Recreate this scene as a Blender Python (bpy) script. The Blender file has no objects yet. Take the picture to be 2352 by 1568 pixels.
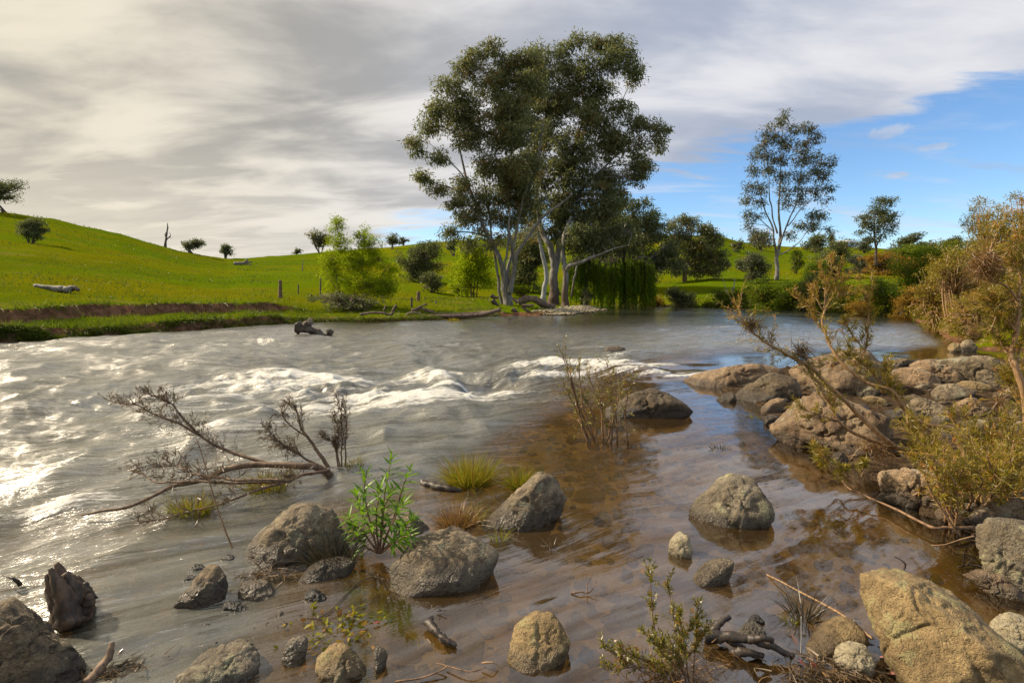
import bpy, bmesh, math, random
import numpy as np
from mathutils import Vector

SC = bpy.context.scene
COL = SC.collection
random.seed(4)
R = np.random.default_rng(11)

# ------------------------------------------------------------------ camera
CAMZ = 1.5
FQ, CX, CY = 1176.0, 1176.0, 784.0          # photo measured on a 2352 x 1568 sheet
PITCH = math.atan((784 - 666) / 1176)
cam_d = bpy.data.cameras.new('camera')
cam_d.lens, cam_d.sensor_width = 18.0, 36.0
cam_d.clip_start, cam_d.clip_end = 0.05, 9000
cam = bpy.data.objects.new('camera', cam_d)
COL.objects.link(cam)
cam.location = (0, 0, CAMZ)
cam.rotation_euler = (math.pi / 2 - PITCH, 0, 0)
SC.camera = cam

# ------------------------------------------------------------------ sun direction, sky
SUN_AZ, SUN_EL = math.radians(-71), math.radians(37)      # azimuth from +Y towards +X
sund = Vector((math.sin(SUN_AZ) * math.cos(SUN_EL), math.cos(SUN_AZ) * math.cos(SUN_EL), math.sin(SUN_EL)))
sl = bpy.data.lights.new('sun', 'SUN')
sl.energy, sl.angle, sl.color = 5.0, math.radians(2.0), (1.0, 0.84, 0.62)
so = bpy.data.objects.new('sun', sl)
COL.objects.link(so)
so.rotation_euler = sund.to_track_quat('Z', 'Y').to_euler()
so.location = (0, 0, 60)

class NT:
    """tiny node-tree writer"""
    def __init__(s, tree):
        s.t = tree
        s.t.nodes.clear()
    def n(s, kind, _o=0, **kw):
        nd = s.t.nodes.new(kind)
        for k, v in kw.items():
            if k.startswith('i_'):
                s.put(nd.inputs[k[2:].replace('_', ' ')], v)
            elif k.startswith('x'):
                s.put(nd.inputs[int(k[1:])], v)
            else:
                setattr(nd, k, v)
        return nd
    def put(s, sock, v):
        if isinstance(v, bpy.types.NodeSocket):
            s.t.links.new(v, sock)
        elif isinstance(v, bpy.types.Node):
            s.t.links.new(v.outputs[0], sock)
        else:
            if isinstance(v, (tuple, list)) and len(v) == 3 and sock.type == 'RGBA':
                v = (*v, 1)
            sock.default_value = v
    def m(s, op, a, b=0.0, c=0.0, clamp=False):
        nd = s.t.nodes.new('ShaderNodeMath')
        nd.operation, nd.use_clamp = op, clamp
        for i, v in enumerate((a, b, c)):
            s.put(nd.inputs[i], v)
        return nd.outputs[0]
    def vm(s, op, a, b=(0, 0, 0)):
        nd = s.t.nodes.new('ShaderNodeVectorMath')
        nd.operation = op
        s.put(nd.inputs[0], a)
        s.put(nd.inputs[1], b)
        return nd.outputs['Value'] if op in ('DOT_PRODUCT', 'LENGTH', 'DISTANCE') else nd.outputs[0]
    def step(s, x, a, b, lo=0.0, hi=1.0):
        nd = s.t.nodes.new('ShaderNodeMapRange')
        nd.interpolation_type = 'SMOOTHSTEP'
        s.put(nd.inputs[0], x)
        if a > b:
            a, b, lo, hi = b, a, hi, lo
        for i, v in enumerate((a, b, lo, hi)):
            nd.inputs[i + 1].default_value = v
        return nd.outputs[0]
    def mix(s, f, a, b):
        nd = s.t.nodes.new('ShaderNodeMix')
        nd.data_type = 'RGBA'
        s.put(nd.inputs[0], f)
        s.put(nd.inputs[6], a)
        s.put(nd.inputs[7], b)
        return nd.outputs[2]
    def noise(s, vec, scale, detail=4, rough=0.55, dist=0.0):
        nd = s.t.nodes.new('ShaderNodeTexNoise')
        s.put(nd.inputs['Vector'], vec)
        nd.inputs['Scale'].default_value = scale
        nd.inputs['Detail'].default_value = detail
        nd.inputs['Roughness'].default_value = rough
        nd.inputs['Distortion'].default_value = dist
        return nd.outputs[0]
    def mixs(s, f, a, b):
        nd = s.t.nodes.new('ShaderNodeMixShader')
        s.put(nd.inputs[0], f)
        s.put(nd.inputs[1], a)
        s.put(nd.inputs[2], b)
        return nd.outputs[0]
    def scale(s, vec, v):
        nd = s.t.nodes.new('ShaderNodeMapping')
        s.put(nd.inputs[0], vec)
        nd.inputs['Scale'].default_value = v
        return nd.outputs[0]

world = bpy.data.worlds.new('World')
SC.world = world
world.use_nodes = True
T = NT(world.node_tree)
tc = T.n('ShaderNodeTexCoord')
dirv = tc.outputs['Generated']
sky = T.n('ShaderNodeTexSky')
sky.sky_type, sky.sun_disc = 'NISHITA', False
sky.sun_elevation, sky.sun_rotation = SUN_EL, SUN_AZ
sky.air_density, sky.dust_density, sky.ozone_density = 1.0, 0.0, 5.0
sep = T.n('ShaderNodeSeparateXYZ', x0=dirv)
dx, dy, dz = sep.outputs
hor = T.m('SQRT', T.m('ADD', T.m('MULTIPLY', dx, dx), T.m('MULTIPLY', dy, dy)))
sn = T.m('DIVIDE', dx, T.m('MAXIMUM', hor, 0.01))
# cloud deck seen as a layer above the valley: direction over height
zz = T.m('ADD', T.m('MAXIMUM', dz, 0.0), 0.16)
pl = T.n('ShaderNodeCombineXYZ', x0=T.m('DIVIDE', dx, zz), x1=T.m('DIVIDE', dy, zz), x2=0.0)
drift = T.n('ShaderNodeMapping', x0=pl.outputs[0])
drift.inputs['Rotation'].default_value = (0, 0, math.radians(-38))
drift.inputs['Scale'].default_value = (0.38, 1.0, 1.0)
n1 = T.noise(drift.outputs[0], 0.85, 7, 0.56, 0.6)
drift2 = T.n('ShaderNodeMapping', x0=pl.outputs[0])
drift2.inputs['Rotation'].default_value = (0, 0, math.radians(-18))
drift2.inputs['Scale'].default_value = (0.62, 1.15, 1.0)
drift2.inputs['Location'].default_value = (3.1, 1.2, 0)
n2 = T.noise(drift2.outputs[0], 1.9, 6, 0.52, 0.4)
n3 = T.noise(T.scale(pl.outputs[0], (0.55, 1.6, 1)), 2.6, 7, 0.6, 0.4)
# open sky low on the right, closed deck on the left and overhead
ragged = T.m('MULTIPLY', T.m('SUBTRACT', n3, 0.5), 0.22)
edge = T.m('ADD', T.m('ADD', T.m('MULTIPLY', sn, 0.17), 0.17), ragged)
gap = T.m('MULTIPLY', T.step(T.m('SUBTRACT', edge, dz), -0.07, 0.05), T.step(sn, -0.42, -0.16))
gap2 = T.m('MULTIPLY', gap, T.step(sn, -0.05, 0.4, 0.80, 1.0))
veil = T.m('MULTIPLY', T.step(n3, 0.47, 0.72), 0.55)
cov = T.m('SUBTRACT', T.m('ADD', T.m('MULTIPLY', n1, 1.0), 0.42), gap2)
mask = T.m('MAXIMUM', T.step(cov, 0.06, 0.56), T.m('MULTIPLY', veil, T.step(dz, 0.36, 0.12)))
# small fair-weather puffs
def puff(az, el, w, h):
    d = Vector((math.sin(az) * math.cos(el), math.cos(az) * math.cos(el), math.sin(el)))
    rt = Vector((math.cos(az), -math.sin(az), 0))
    up = rt.cross(d)
    warp = T.m('MULTIPLY', T.m('SUBTRACT', T.noise(dirv, 34, 4, 0.65), 0.5), 2.2)
    a = T.m('DIVIDE', T.vm('DOT_PRODUCT', dirv, tuple(rt)), w)
    b = T.m('DIVIDE', T.vm('DOT_PRODUCT', T.vm('SUBTRACT', dirv, tuple(d)), tuple(up)), h)
    q = T.m('ADD', T.m('ADD', T.m('MULTIPLY', a, a), T.m('MULTIPLY', b, b)), warp)
    front = T.step(T.vm('DOT_PRODUCT', dirv, tuple(d)), 0.8, 0.9)
    return T.m('MULTIPLY', T.step(q, 1.0, 0.15), front)
pf = None
for (px, py, w, h) in ((2040, 303, .034, .012), (2145, 338, .028, .0075), (2062, 402, .017, .006)):
    az = math.atan2(px - 1176, 1176 * math.cos(PITCH) + (784 - py) * math.sin(PITCH))
    v = Vector((px - 1176, 1176 * math.cos(PITCH) + (784 - py) * math.sin(PITCH), -1176 * math.sin(PITCH) + (784 - py) * math.cos(PITCH))).normalized()
    p = puff(az, math.asin(v.z), w, h)
    pf = p if pf is None else T.m('MAXIMUM', pf, p)
mask = T.m('MAXIMUM', mask, T.m('MULTIPLY', pf, 0.6))
mott = T.m('ADD', T.m('MULTIPLY', n2, 0.72), T.m('ADD', T.m('MULTIPLY', n1, 0.22), T.m('MULTIPLY', n3, 0.16)))
shade = T.step(mott, 0.42, 0.66)
lit = T.mix(T.step(sn, -0.75, 0.15), (0.56, 0.51, 0.41), (0.53, 0.53, 0.55))
dark = T.mix(T.step(sn, -0.6, 0.45), (0.265, 0.252, 0.228), (0.27, 0.305, 0.385))
low = T.m('MULTIPLY', T.step(dz, 0.30, 0.05), T.step(sn, 0.25, -0.5))     # thinner, brighter deck low on the sun side
shade2 = T.m('MAXIMUM', shade, T.m('MULTIPLY', low, T.m('ADD', 0.25, T.m('MULTIPLY', n3, 1.0))), clamp=True)
ccol = T.mix(shade2, dark, lit)
skyc = T.n('ShaderNodeHueSaturation', i_Saturation=1.06, i_Value=1.08, i_Color=sky.outputs[0])
bg1 = T.n('ShaderNodeBackground', x0=skyc.outputs[0], x1=0.105)
bg2 = T.n('ShaderNodeBackground', x0=ccol, x1=1.0)
out = T.n('ShaderNodeOutputWorld')
T.put(out.inputs[0], T.mixs(mask, bg1, bg2))

# ------------------------------------------------------------------ picture settings
vs = SC.view_settings
vs.view_transform, vs.look, vs.exposure, vs.gamma = 'Standard', 'None', 0.64, 1.0
vs.use_curve_mapping = False
SC.render.engine = 'CYCLES'
cy = SC.cycles
cy.use_denoising = True
cy.max_bounces, cy.diffuse_bounces, cy.glossy_bounces = 6, 2, 3
cy.transmission_bounces, cy.transparent_max_bounces = 4, 12
cy.caustics_reflective = cy.caustics_refractive = False
cy.sample_clamp_indirect = 4.0
cy.sample_clamp_direct = 0.0

# ------------------------------------------------------------------ pixel <-> place
cP, sP = math.cos(PITCH), math.sin(PITCH)
CAM = np.array([0, 0, CAMZ])
def ray(x, y):
    a, b = (x - CX) / FQ, (CY - y) / FQ
    return np.array([a, cP + b * sP, -sP + b * cP])
def at_z(x, y, z=0.0):
    d = ray(x, y)
    return CAM + d * ((z - CAMZ) / d[2])
def at_d(x, y, d):
    r = ray(x, y)
    return CAM + r * (d / r[1])
def zoomer(x0, y0, k):
    return lambda x, y: ((x0 + x * k) / 1.74150, (y0 + y * k) / 1.74150)
Q = lambda x, y: (x, y)
Z4, Z5 = zoomer(0, 1300, .5952), zoomer(0, 1980, .5952)
Z6, Z7 = zoomer(1200, 1300, .6803), zoomer(1200, 1980, .6803)
Z8, Z9 = zoomer(2600, 1300, .6361), zoomer(2600, 1980, .6361)
ZT = zoomer(1550, 100, .76531)
ZR = zoomer(2896, 900, .76531)
ZS = zoomer(3296, 1300, .38259)
ZB = zoomer(400, 1480, .5102)
ZL = zoomer(1300, 1100, .46769)
ZF = zoomer(3396, 1800, .44643)
ZW = zoomer(2500, 650, .67857)
ZH = zoomer(0, 650, .59524)
ZI = zoomer(1200, 650, .59524)
ZM = zoomer(2700, 400, .59354)

# ------------------------------------------------------------------ numpy noise
def _h(ix, iy, iz, s):
    n = (ix * 374761393 + iy * 668265263 + iz * 2147483647 + s * 144269504) & 0xFFFFFFFF
    n = ((n ^ (n >> 13)) * 1274126177) & 0xFFFFFFFF
    n = ((n ^ (n >> 16)) * 2246822519) & 0xFFFFFFFF
    return ((n ^ (n >> 15)) & 0xFFFFFF) / float(0xFFFFFF)
def vn3(x, y, z, s=0):
    x, y, z = np.broadcast_arrays(np.asarray(x, float), y, z)
    ix, iy, iz = (np.floor(v).astype(np.int64) for v in (x, y, z))
    fx, fy, fz = x - ix, y - iy, z - iz
    fx, fy, fz = (f * f * f * (f * (f * 6 - 15) + 10) for f in (fx, fy, fz))
    r = 0
    for a in (0, 1):
        for b in (0, 1):
            for c in (0, 1):
                r = r + _h(ix + a, iy + b, iz + c, s) * (fx if a else 1 - fx) * (fy if b else 1 - fy) * (fz if c else 1 - fz)
    return r * 2 - 1
def vn2(x, y, s=0):
    x, y = np.broadcast_arrays(np.asarray(x, float), y)
    ix, iy = np.floor(x).astype(np.int64), np.floor(y).astype(np.int64)
    fx, fy = x - ix, y - iy
    fx, fy = (f * f * f * (f * (f * 6 - 15) + 10) for f in (fx, fy))
    r = 0
    for a in (0, 1):
        for b in (0, 1):
            r = r + _h(ix + a, iy + b, ix * 0, s) * (fx if a else 1 - fx) * (fy if b else 1 - fy)
    return r * 2 - 1
def fbm2(x, y, o=4, s=0, g=0.5):
    v, a, t = 0, 1.0, 0
    for i in range(o):
        c, q = math.cos(i * 1.1), math.sin(i * 1.1)
        v = v + a * vn2(x * c - y * q + 13.7 * i, x * q + y * c, s + i)
        t += a
        a *= g
        x, y = x * 2.03, y * 2.03
    return v / t * 1.5
def fbm3(p, o=4, s=0, g=0.5):
    v, a, t = 0, 1.0, 0
    p = np.asarray(p)
    for i in range(o):
        v = v + a * vn3(p[:, 0] + 7.3 * i, p[:, 1], p[:, 2], s + i)
        t += a
        a *= g
        p = p * 2.03
    return v / t * 1.5
def sst(a, b, x):
    t = np.clip((x - a) / (b - a), 0, 1)
    return t * t * (3 - 2 * t)

# ------------------------------------------------------------------ objects
def mk(name, V, faces, mat, parent=None, smooth=True, attrs=None, loc=None):
    """one mesh object from numpy arrays; faces is a list of (M,k) index arrays"""
    V = np.asarray(V, np.float32)
    if loc is not None:
        V = V - np.asarray(loc, np.float32)
    faces = [np.asarray(f, np.int32) for f in faces if len(f)]
    me = bpy.data.meshes.new(name)
    me.vertices.add(len(V))
    me.vertices.foreach_set('co', V.ravel())
    tot = sum(f.size for f in faces)
    me.loops.add(tot)
    me.loops.foreach_set('vertex_index', np.concatenate([f.ravel() for f in faces]))
    npol = sum(len(f) for f in faces)
    me.polygons.add(npol)
    ls = np.concatenate([np.full(len(f), f.shape[1], np.int32) for f in faces])
    st = np.concatenate([[0], np.cumsum(ls)[:-1]]).astype(np.int32)
    me.polygons.foreach_set('loop_start', st)
    me.update(calc_edges=True)
    if smooth:
        me.polygons.foreach_set('use_smooth', np.ones(npol, bool))
    for k, (ty, arr) in (attrs or {}).items():
        at = me.attributes.new(k, ty, 'POINT')
        at.data.foreach_set('vector' if ty == 'FLOAT_VECTOR' else 'value', np.asarray(arr, np.float32).ravel())
    if mat is not None:
        me.materials.append(mat)
    o = bpy.data.objects.new(name, me)
    COL.objects.link(o)
    if parent is not None:
        o.parent = parent
    if loc is not None:
        o.location = loc if parent is None else (0, 0, 0)
    return o
def empty(name, loc):
    o = bpy.data.objects.new(name, None)
    o.empty_display_size = 0.2
    COL.objects.link(o)
    o.location = loc
    return o
def tag(o, label, cat=None, group=None, kind=None):
    if label:
        o['label'] = label
    if cat:
        o['category'] = cat
    if group:
        o['group'] = group
    if kind:
        o['kind'] = kind
    return o

class Geo:
    """collects tubes, twigs and leaves into one mesh"""
    def __init__(s):
        s.V, s.F3, s.F4, s.tint, s.n = [], [], [], [], 0
    def add(s, V, F, tint=0.5):
        V = np.asarray(V, np.float32)
        F = np.asarray(F, np.int64) + s.n
        (s.F3 if F.shape[1] == 3 else s.F4).append(F)
        s.V.append(V)
        s.tint.append(np.broadcast_to(np.asarray(tint, np.float32), (len(V),)))
        s.n += len(V)
    def tube(s, P, r, sides=6, tint=0.5, lump=0.0, seed=0):
        P = np.asarray(P, float)
        n = len(P)
        r = np.broadcast_to(np.asarray(r, float), (n,))
        t = np.gradient(P, axis=0)
        t /= np.linalg.norm(t, axis=1)[:, None] + 1e-9
        up = np.array([0.3, 0.9, 0.2]) if abs(t[0][2]) > 0.7 else np.array([0, 0, 1.0])
        a = np.cross(t, up)
        a /= np.linalg.norm(a, axis=1)[:, None] + 1e-9
        b = np.cross(a, t)
        an = np.arange(sides) * 2 * math.pi / sides
        rr = r[:, None] * np.ones(sides)
        if lump:
            rr = rr * (1 + lump * fbm3(np.stack([np.repeat(np.arange(n) * 0.6, sides), np.tile(np.cos(an) * 1.2, n), np.tile(np.sin(an) * 1.2 + seed, n)], 1), 3, seed).reshape(n, sides))
        V = P[:, None, :] + rr[..., None] * (np.cos(an)[None, :, None] * a[:, None, :] + np.sin(an)[None, :, None] * b[:, None, :])
        i = np.arange(n - 1)[:, None] * sides
        j = np.arange(sides)[None, :]
        k = (j + 1) % sides
        F = np.stack([i + j, i + k, i + sides + k, i + sides + j], -1).reshape(-1, 4)
        base = s.n
        s.add(V.reshape(-1, 3), F, tint)
        ca = np.array([[base + q for q in range(sides)]])
        cb = np.array([[base + (n - 1) * sides + q for q in range(sides - 1, -1, -1)]])
        for c in (ca, cb):      # caps as fans
            s.F3.append(np.array([[c[0][0], c[0][q + 1], c[0][q]] for q in range(1, sides - 1)]))
    def twigs(s, A, B, r0, r1, tint=0.5):
        A, B = np.asarray(A, float), np.asarray(B, float)
        if not len(A):
            return
        t = B - A
        t /= np.linalg.norm(t, axis=1)[:, None] + 1e-9
        u = np.cross(t, np.array([0.31, 0.52, 0.8]))
        u /= np.linalg.norm(u, axis=1)[:, None] + 1e-9
        w = np.cross(t, u)
        V = []
        for (P, r) in ((A, r0), (B, r1)):
            for q in range(3):
                an = q * 2.0944
                V.append(P + np.reshape(r, (-1, 1)) * (u * math.cos(an) + w * math.sin(an)))
        V = np.stack(V, 1).reshape(-1, 3)
        i = np.arange(len(A))[:, None] * 6
        F = np.concatenate([i + np.array([[0, 1, 4, 3]]), i + np.array([[1, 2, 5, 4]]), i + np.array([[2, 0, 3, 5]])])
        s.add(V, F, tint)
    def leaves(s, P, D, L, W, tint, fold=0.25):
        """diamond leaves: base P, direction D (unit), length L, width W"""
        P, D = np.asarray(P, float), np.asarray(D, float)
        n = len(P)
        if not n:
            return
        D = D / (np.linalg.norm(D, axis=1)[:, None] + 1e-9)
        rd = R.normal(size=(n, 3))
        sd = np.cross(D, rd)
        sd /= np.linalg.norm(sd, axis=1)[:, None] + 1e-9
        up = np.cross(sd, D)
        L = np.broadcast_to(np.asarray(L, float), (n,))[:, None]
        W = np.broadcast_to(np.asarray(W, float), (n,))[:, None]
        m = P + D * L * 0.42 - up * W * fold
        V = np.stack([P, m + sd * W * 0.5, P + D * L + up * W * fold, m - sd * W * 0.5], 1).reshape(-1, 3)
        F = np.arange(n)[:, None] * 4 + np.array([[0, 1, 2, 3]])
        s.add(V, F, np.repeat(np.broadcast_to(np.asarray(tint, float), (n,)), 4))
    def build(s, name, mat, parent=None, loc=None, smooth=True):
        V = np.concatenate(s.V)
        f = []
        if s.F3:
            f.append(np.concatenate(s.F3))
        if s.F4:
            f.append(np.concatenate(s.F4))
        return mk(name, V, f, mat, parent, smooth, {'tint': ('FLOAT', np.concatenate(s.tint))}, loc)

def spline(P, n=8):
    """Catmull-Rom through the points"""
    P = np.asarray(P, float)
    if len(P) < 3:
        t = np.linspace(0, 1, n)[:, None]
        return P[0] * (1 - t) + P[-1] * t
    E = np.concatenate([[2 * P[0] - P[1]], P, [2 * P[-1] - P[-2]]])
    o = []
    for i in range(len(P) - 1):
        a, b, c, d = E[i:i + 4]
        t = np.linspace(0, 1, n, endpoint=False)[:, None]
        o.append(0.5 * (2 * b + (c - a) * t + (2 * a - 5 * b + 4 * c - d) * t ** 2 + (3 * b - a - 3 * c + d) * t ** 3))
    o.append(P[-1:])
    return np.concatenate(o)
# ------------------------------------------------------------------ materials
def new_mat(name):
    m = bpy.data.materials.new(name)
    m.use_nodes = True
    return m, NT(m.node_tree)
def finish(t, shader):
    o = t.n('ShaderNodeOutputMaterial')
    t.put(o.inputs[0], shader)
def attr(t, name):
    nd = t.n('ShaderNodeAttribute')
    nd.attribute_name = name
    return nd
def geom(t):
    return t.n('ShaderNodeNewGeometry')
def bump(t, h, strength, dist=0.02, normal=None):
    b = t.n('ShaderNodeBump')
    b.inputs['Strength'].default_value = strength
    b.inputs['Distance'].default_value = dist
    t.put(b.inputs['Height'], h)
    if normal is not None:
        t.put(b.inputs['Normal'], normal)
    return b.outputs[0]

MAT = {}
def leaf_mat(name, c0, c1, c2, trans=0.35, gloss=0.06, rough=0.45):
    m, t = new_mat(name)
    a = attr(t, 'tint').outputs['Fac']
    col = t.mix(t.step(a, 0.0, 0.55), c0, c1)
    col = t.mix(t.step(a, 0.72, 1.0), col, c2)
    d = t.n('ShaderNodeBsdfDiffuse', x0=col)
    tl = t.n('ShaderNodeBsdfTranslucent', x0=t.mix(0.35, col, (c1[0] * 1.3, c1[1] * 1.5, c1[2] * 0.6)))
    g = t.n('ShaderNodeBsdfGlossy', x0=(1, 1, 1), x1=rough)
    finish(t, t.mixs(gloss, t.mixs(trans, d, tl), g))
    MAT[name] = m
    return m
leaf_mat('gum_leaf', (.090, .100, .044), (.190, .196, .082), (.33, .16, .06), 0.45, .02)
leaf_mat('dark_leaf', (.058, .074, .028), (.130, .146, .052), (.20, .16, .06), 0.38, .02)
leaf_mat('grey_leaf', (.065, .08, .042), (.13, .14, .075), (.26, .15, .07), 0.4, .02)
leaf_mat('willow_leaf', (.17, .23, .008), (.29, .36, .014), (.36, .30, .02), 0.5, .0)
leaf_mat('hanging_willow_leaf', (.09, .15, .012), (.19, .27, .022), (.28, .32, .04), 0.5, .0)
leaf_mat('bright_leaf', (0.075, 0.170, 0.010), (0.170, 0.300, 0.016), (0.270, 0.370, 0.030), 0.45, .025, .4)
leaf_mat('bank_leaf', (.065, .10, .012), (.14, .19, .02), (.26, .17, .03), 0.4, .0)
leaf_mat('russet_leaf', (.16, .095, .02), (.28, .17, .03), (.40, .18, .035), 0.4, .0)
leaf_mat('bottlebrush_leaf', (.15, .135, .014), (.33, .25, .028), (.46, .19, .035), 0.45, .03)
leaf_mat('heath_leaf', (0.135, 0.121, 0.014), (0.257, 0.230, 0.027), (0.405, 0.162, 0.027), 0.4, .06)
leaf_mat('dead_leaf', (0.058, 0.034, 0.016), (0.130, 0.081, 0.034), (0.221, 0.124, 0.046), 0.2, .06)
leaf_mat('grass_blade', (0.050, 0.077, 0.004), (0.116, 0.149, 0.007), (0.209, 0.176, 0.022), 0.4, .02)
leaf_mat('sedge_blade', (0.084, 0.084, 0.010), (0.252, 0.240, 0.018), (0.336, 0.144, 0.036), 0.4, .01)
leaf_mat('dry_blade', (0.100, 0.055, 0.020), (0.250, 0.130, 0.040), (0.360, 0.220, 0.080), 0.3, .05)
leaf_mat('dark_sedge', (0.018, 0.018, 0.010), (0.045, 0.040, 0.020), (0.100, 0.060, 0.030), 0.2, .08)

def bark_mat(name, c0, c1, c2, base=None, zs=1.0, rough=.75, fine=1.0):
    m, t = new_mat(name)
    p = geom(t).outputs['Position']
    st = t.scale(p, (6 * fine, 6 * fine, 0.9 * fine * zs))
    n1 = t.noise(st, 1.0, 5, .6, .4)
    n2 = t.noise(t.scale(p, (18 * fine, 18 * fine, 3 * fine)), 1.0, 4, .6)
    col = t.mix(t.step(n1, .38, .58), c0, c1)
    col = t.mix(t.m('MULTIPLY', t.step(n2, .52, .7), .7), col, c2)
    if base:
        z = t.n('ShaderNodeSeparateXYZ', x0=p).outputs[2]
        zz_ = t.m('ADD', z, t.m('MULTIPLY', t.noise(t.scale(p, (3, 3, .5)), 1, 3), 2.5))
        col = t.mix(t.step(zz_, 4.6, 2.2), col, base)
    b = t.n('ShaderNodeBsdfPrincipled', i_Base_Color=col, i_Roughness=rough)
    t.put(b.inputs['Normal'], bump(t, t.m('ADD', n1, n2), .5, .03 / fine))
    finish(t, b)
    MAT[name] = m
bark_mat('gum_bark', (.10, .094, .086), (.18, .17, .162), (.06, .046, .036), None)
bark_mat('gum_bark_brown_base', (.14, .13, .12), (.23, .22, .21), (.09, .065, .045), (.075, .045, .027))
bark_mat('dark_bark', (.045, .033, .024), (.10, .075, .055), (.025, .02, .016), None)
bark_mat('grey_wood', (.10, .092, .08), (.19, .175, .15), (.05, .04, .032), None, fine=3)
bark_mat('brown_wood', (.085, .05, .03), (.19, .12, .07), (.035, .022, .015), None, fine=4)
bark_mat('root_wood', (.075, .048, .034), (.16, .112, .082), (.05, .035, .025), None, fine=2)
bark_mat('wet_wood', (.012, .010, .009), (.04, .028, .02), (.12, .07, .04), None, fine=6, rough=.5)
bark_mat('twig_bark', (.10, .055, .03), (.24, .14, .075), (.07, .04, .025), None, fine=8)
bark_mat('tan_twig', (.22, .13, .06), (.36, .22, .11), (.14, .075, .04), None, fine=8)
bark_mat('stump_wood', (.035, .022, .014), (.11, .062, .032), (.018, .012, .009), None, fine=5, rough=.6)
bark_mat('white_wood', (.22, .22, .22), (.32, .33, .34), (.2, .18, .17), None, fine=3)

def stone_mat(name, c0, c1, c2, lichen=(.33, .33, .25), lich=.35, wet=.10, sc=1.0, grain=1.0):
    m, t = new_mat(name)
    g = geom(t)
    p = g.outputs['Position']
    oi = t.n('ShaderNodeObjectInfo')
    pr = t.vm('ADD', p, t.vm('SCALE', oi.outputs['Random'], (0, 0, 0)))
    pv = t.n('ShaderNodeVectorMath', operation='ADD', x0=p)
    cmb = t.n('ShaderNodeCombineXYZ', x0=t.m('MULTIPLY', oi.outputs['Random'], 37.0), x1=t.m('MULTIPLY', oi.outputs['Random'], 11.0), x2=0.0)
    t.put(pv.inputs[1], cmb.outputs[0])
    pv = pv.outputs[0]
    n1 = t.noise(pv, 3.2 * sc, 6, .62, .6)
    n2 = t.noise(pv, 17 * sc, 5, .65)
    n3 = t.noise(pv, 85 * sc, 3, .7)
    vo = t.n('ShaderNodeTexVoronoi', i_Scale=120 * sc)
    t.put(vo.inputs['Vector'], pv)
    col = t.mix(t.step(n1, .36, .66), c0, c1)
    col = t.mix(t.m('MULTIPLY', t.step(n2, .47, .62), .9), col, c2)
    col = t.mix(t.m('MULTIPLY', t.step(t.noise(pv, 5.5 * sc, 6, .7, .3), .555, .60), lich * 1.3), col, lichen)
    streak_ = t.noise(t.scale(pv, (7 * sc, 7 * sc, 1.6 * sc)), 1.0, 5, .65, .5)
    col = t.mix(t.m('MULTIPLY', t.step(streak_, .56, .64), .55), col, (c0[0] * .45, c0[1] * .42, c0[2] * .4))
    sp = t.m('MULTIPLY', t.step(n3, .42, .66), 1.0)
    hs = t.mix(t.m('MULTIPLY', sp, .55 * grain), col, (c0[0] * .35, c0[1] * .35, c0[2] * .35))
    z = t.n('ShaderNodeSeparateXYZ', x0=p).outputs[2]
    zw = t.m('ADD', z, t.m('MULTIPLY', t.m('SUBTRACT', n1, .5), .09))
    wetf = t.step(zw, wet + .03, wet - .035)
    tint = t.n('ShaderNodeMapRange', x0=oi.outputs['Random'], x3=.82, x4=1.15)
    hv = t.n('ShaderNodeHueSaturation', i_Value=tint.outputs[0], i_Color=hs)
    col = t.mix(t.m('MULTIPLY', wetf, .68), hv.outputs[0], (c0[0] * .18, c0[1] * .16, c0[2] * .14))
    rg = t.step(wetf, 0, 1, .85, .38)
    b = t.n('ShaderNodeBsdfPrincipled', i_Base_Color=col, i_Roughness=rg)
    crack = t.n('ShaderNodeTexVoronoi', i_Scale=4.5 * sc, feature='DISTANCE_TO_EDGE')
    t.put(crack.inputs['Vector'], t.vm('ADD', pv, t.vm('MULTIPLY', t.n('ShaderNodeTexNoise', i_Vector=pv, i_Scale=6 * sc).outputs['Color'], (.35, .35, .35))))
    ck = t.step(crack.outputs['Distance'], 0.0, .035)
    h = t.m('ADD', t.m('ADD', t.m('MULTIPLY', n2, .9), t.m('MULTIPLY', n3, .35)), t.m('MULTIPLY', ck, .12))
    t.put(b.inputs['Normal'], bump(t, h, 1.0, .034 / sc))
    finish(t, b)
    MAT[name] = m
stone_mat('brown_stone', (.19, .120, .066), (.36, .255, .150), (.21, .15, .095))
stone_mat('grey_stone', (.145, .108, .064), (.32, .255, .165), (.095, .07, .042), (.30, .31, .22), .4)
stone_mat('tan_stone', (.21, .145, .065), (.33, .235, .11), (.185, .13, .06), (.30, .28, .13), .45, .05, 1.6)
stone_mat('lichen_stone', (.11, .088, .058), (.23, .195, .14), (.15, .115, .07), (.31, .29, .17), .6, .06, 1.4)
stone_mat('pale_stone', (.30, .25, .16), (.40, .35, .24), (.24, .20, .12), (.35, .34, .22), .3, .035, 2)
stone_mat('black_stone', (.025, .022, .02), (.05, .043, .035), (.07, .06, .045), (.08, .07, .05), .2, .2, 2)
stone_mat('dark_stone', (.085, .06, .034), (.19, .14, .08), (.05, .036, .022), (.16, .15, .10), .3, .11, 1.3)
stone_mat('submerged_stone', (.30, .18, .05), (.50, .34, .12), (.20, .11, .035), (.46, .36, .15), .4, -3, 1.5)

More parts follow.
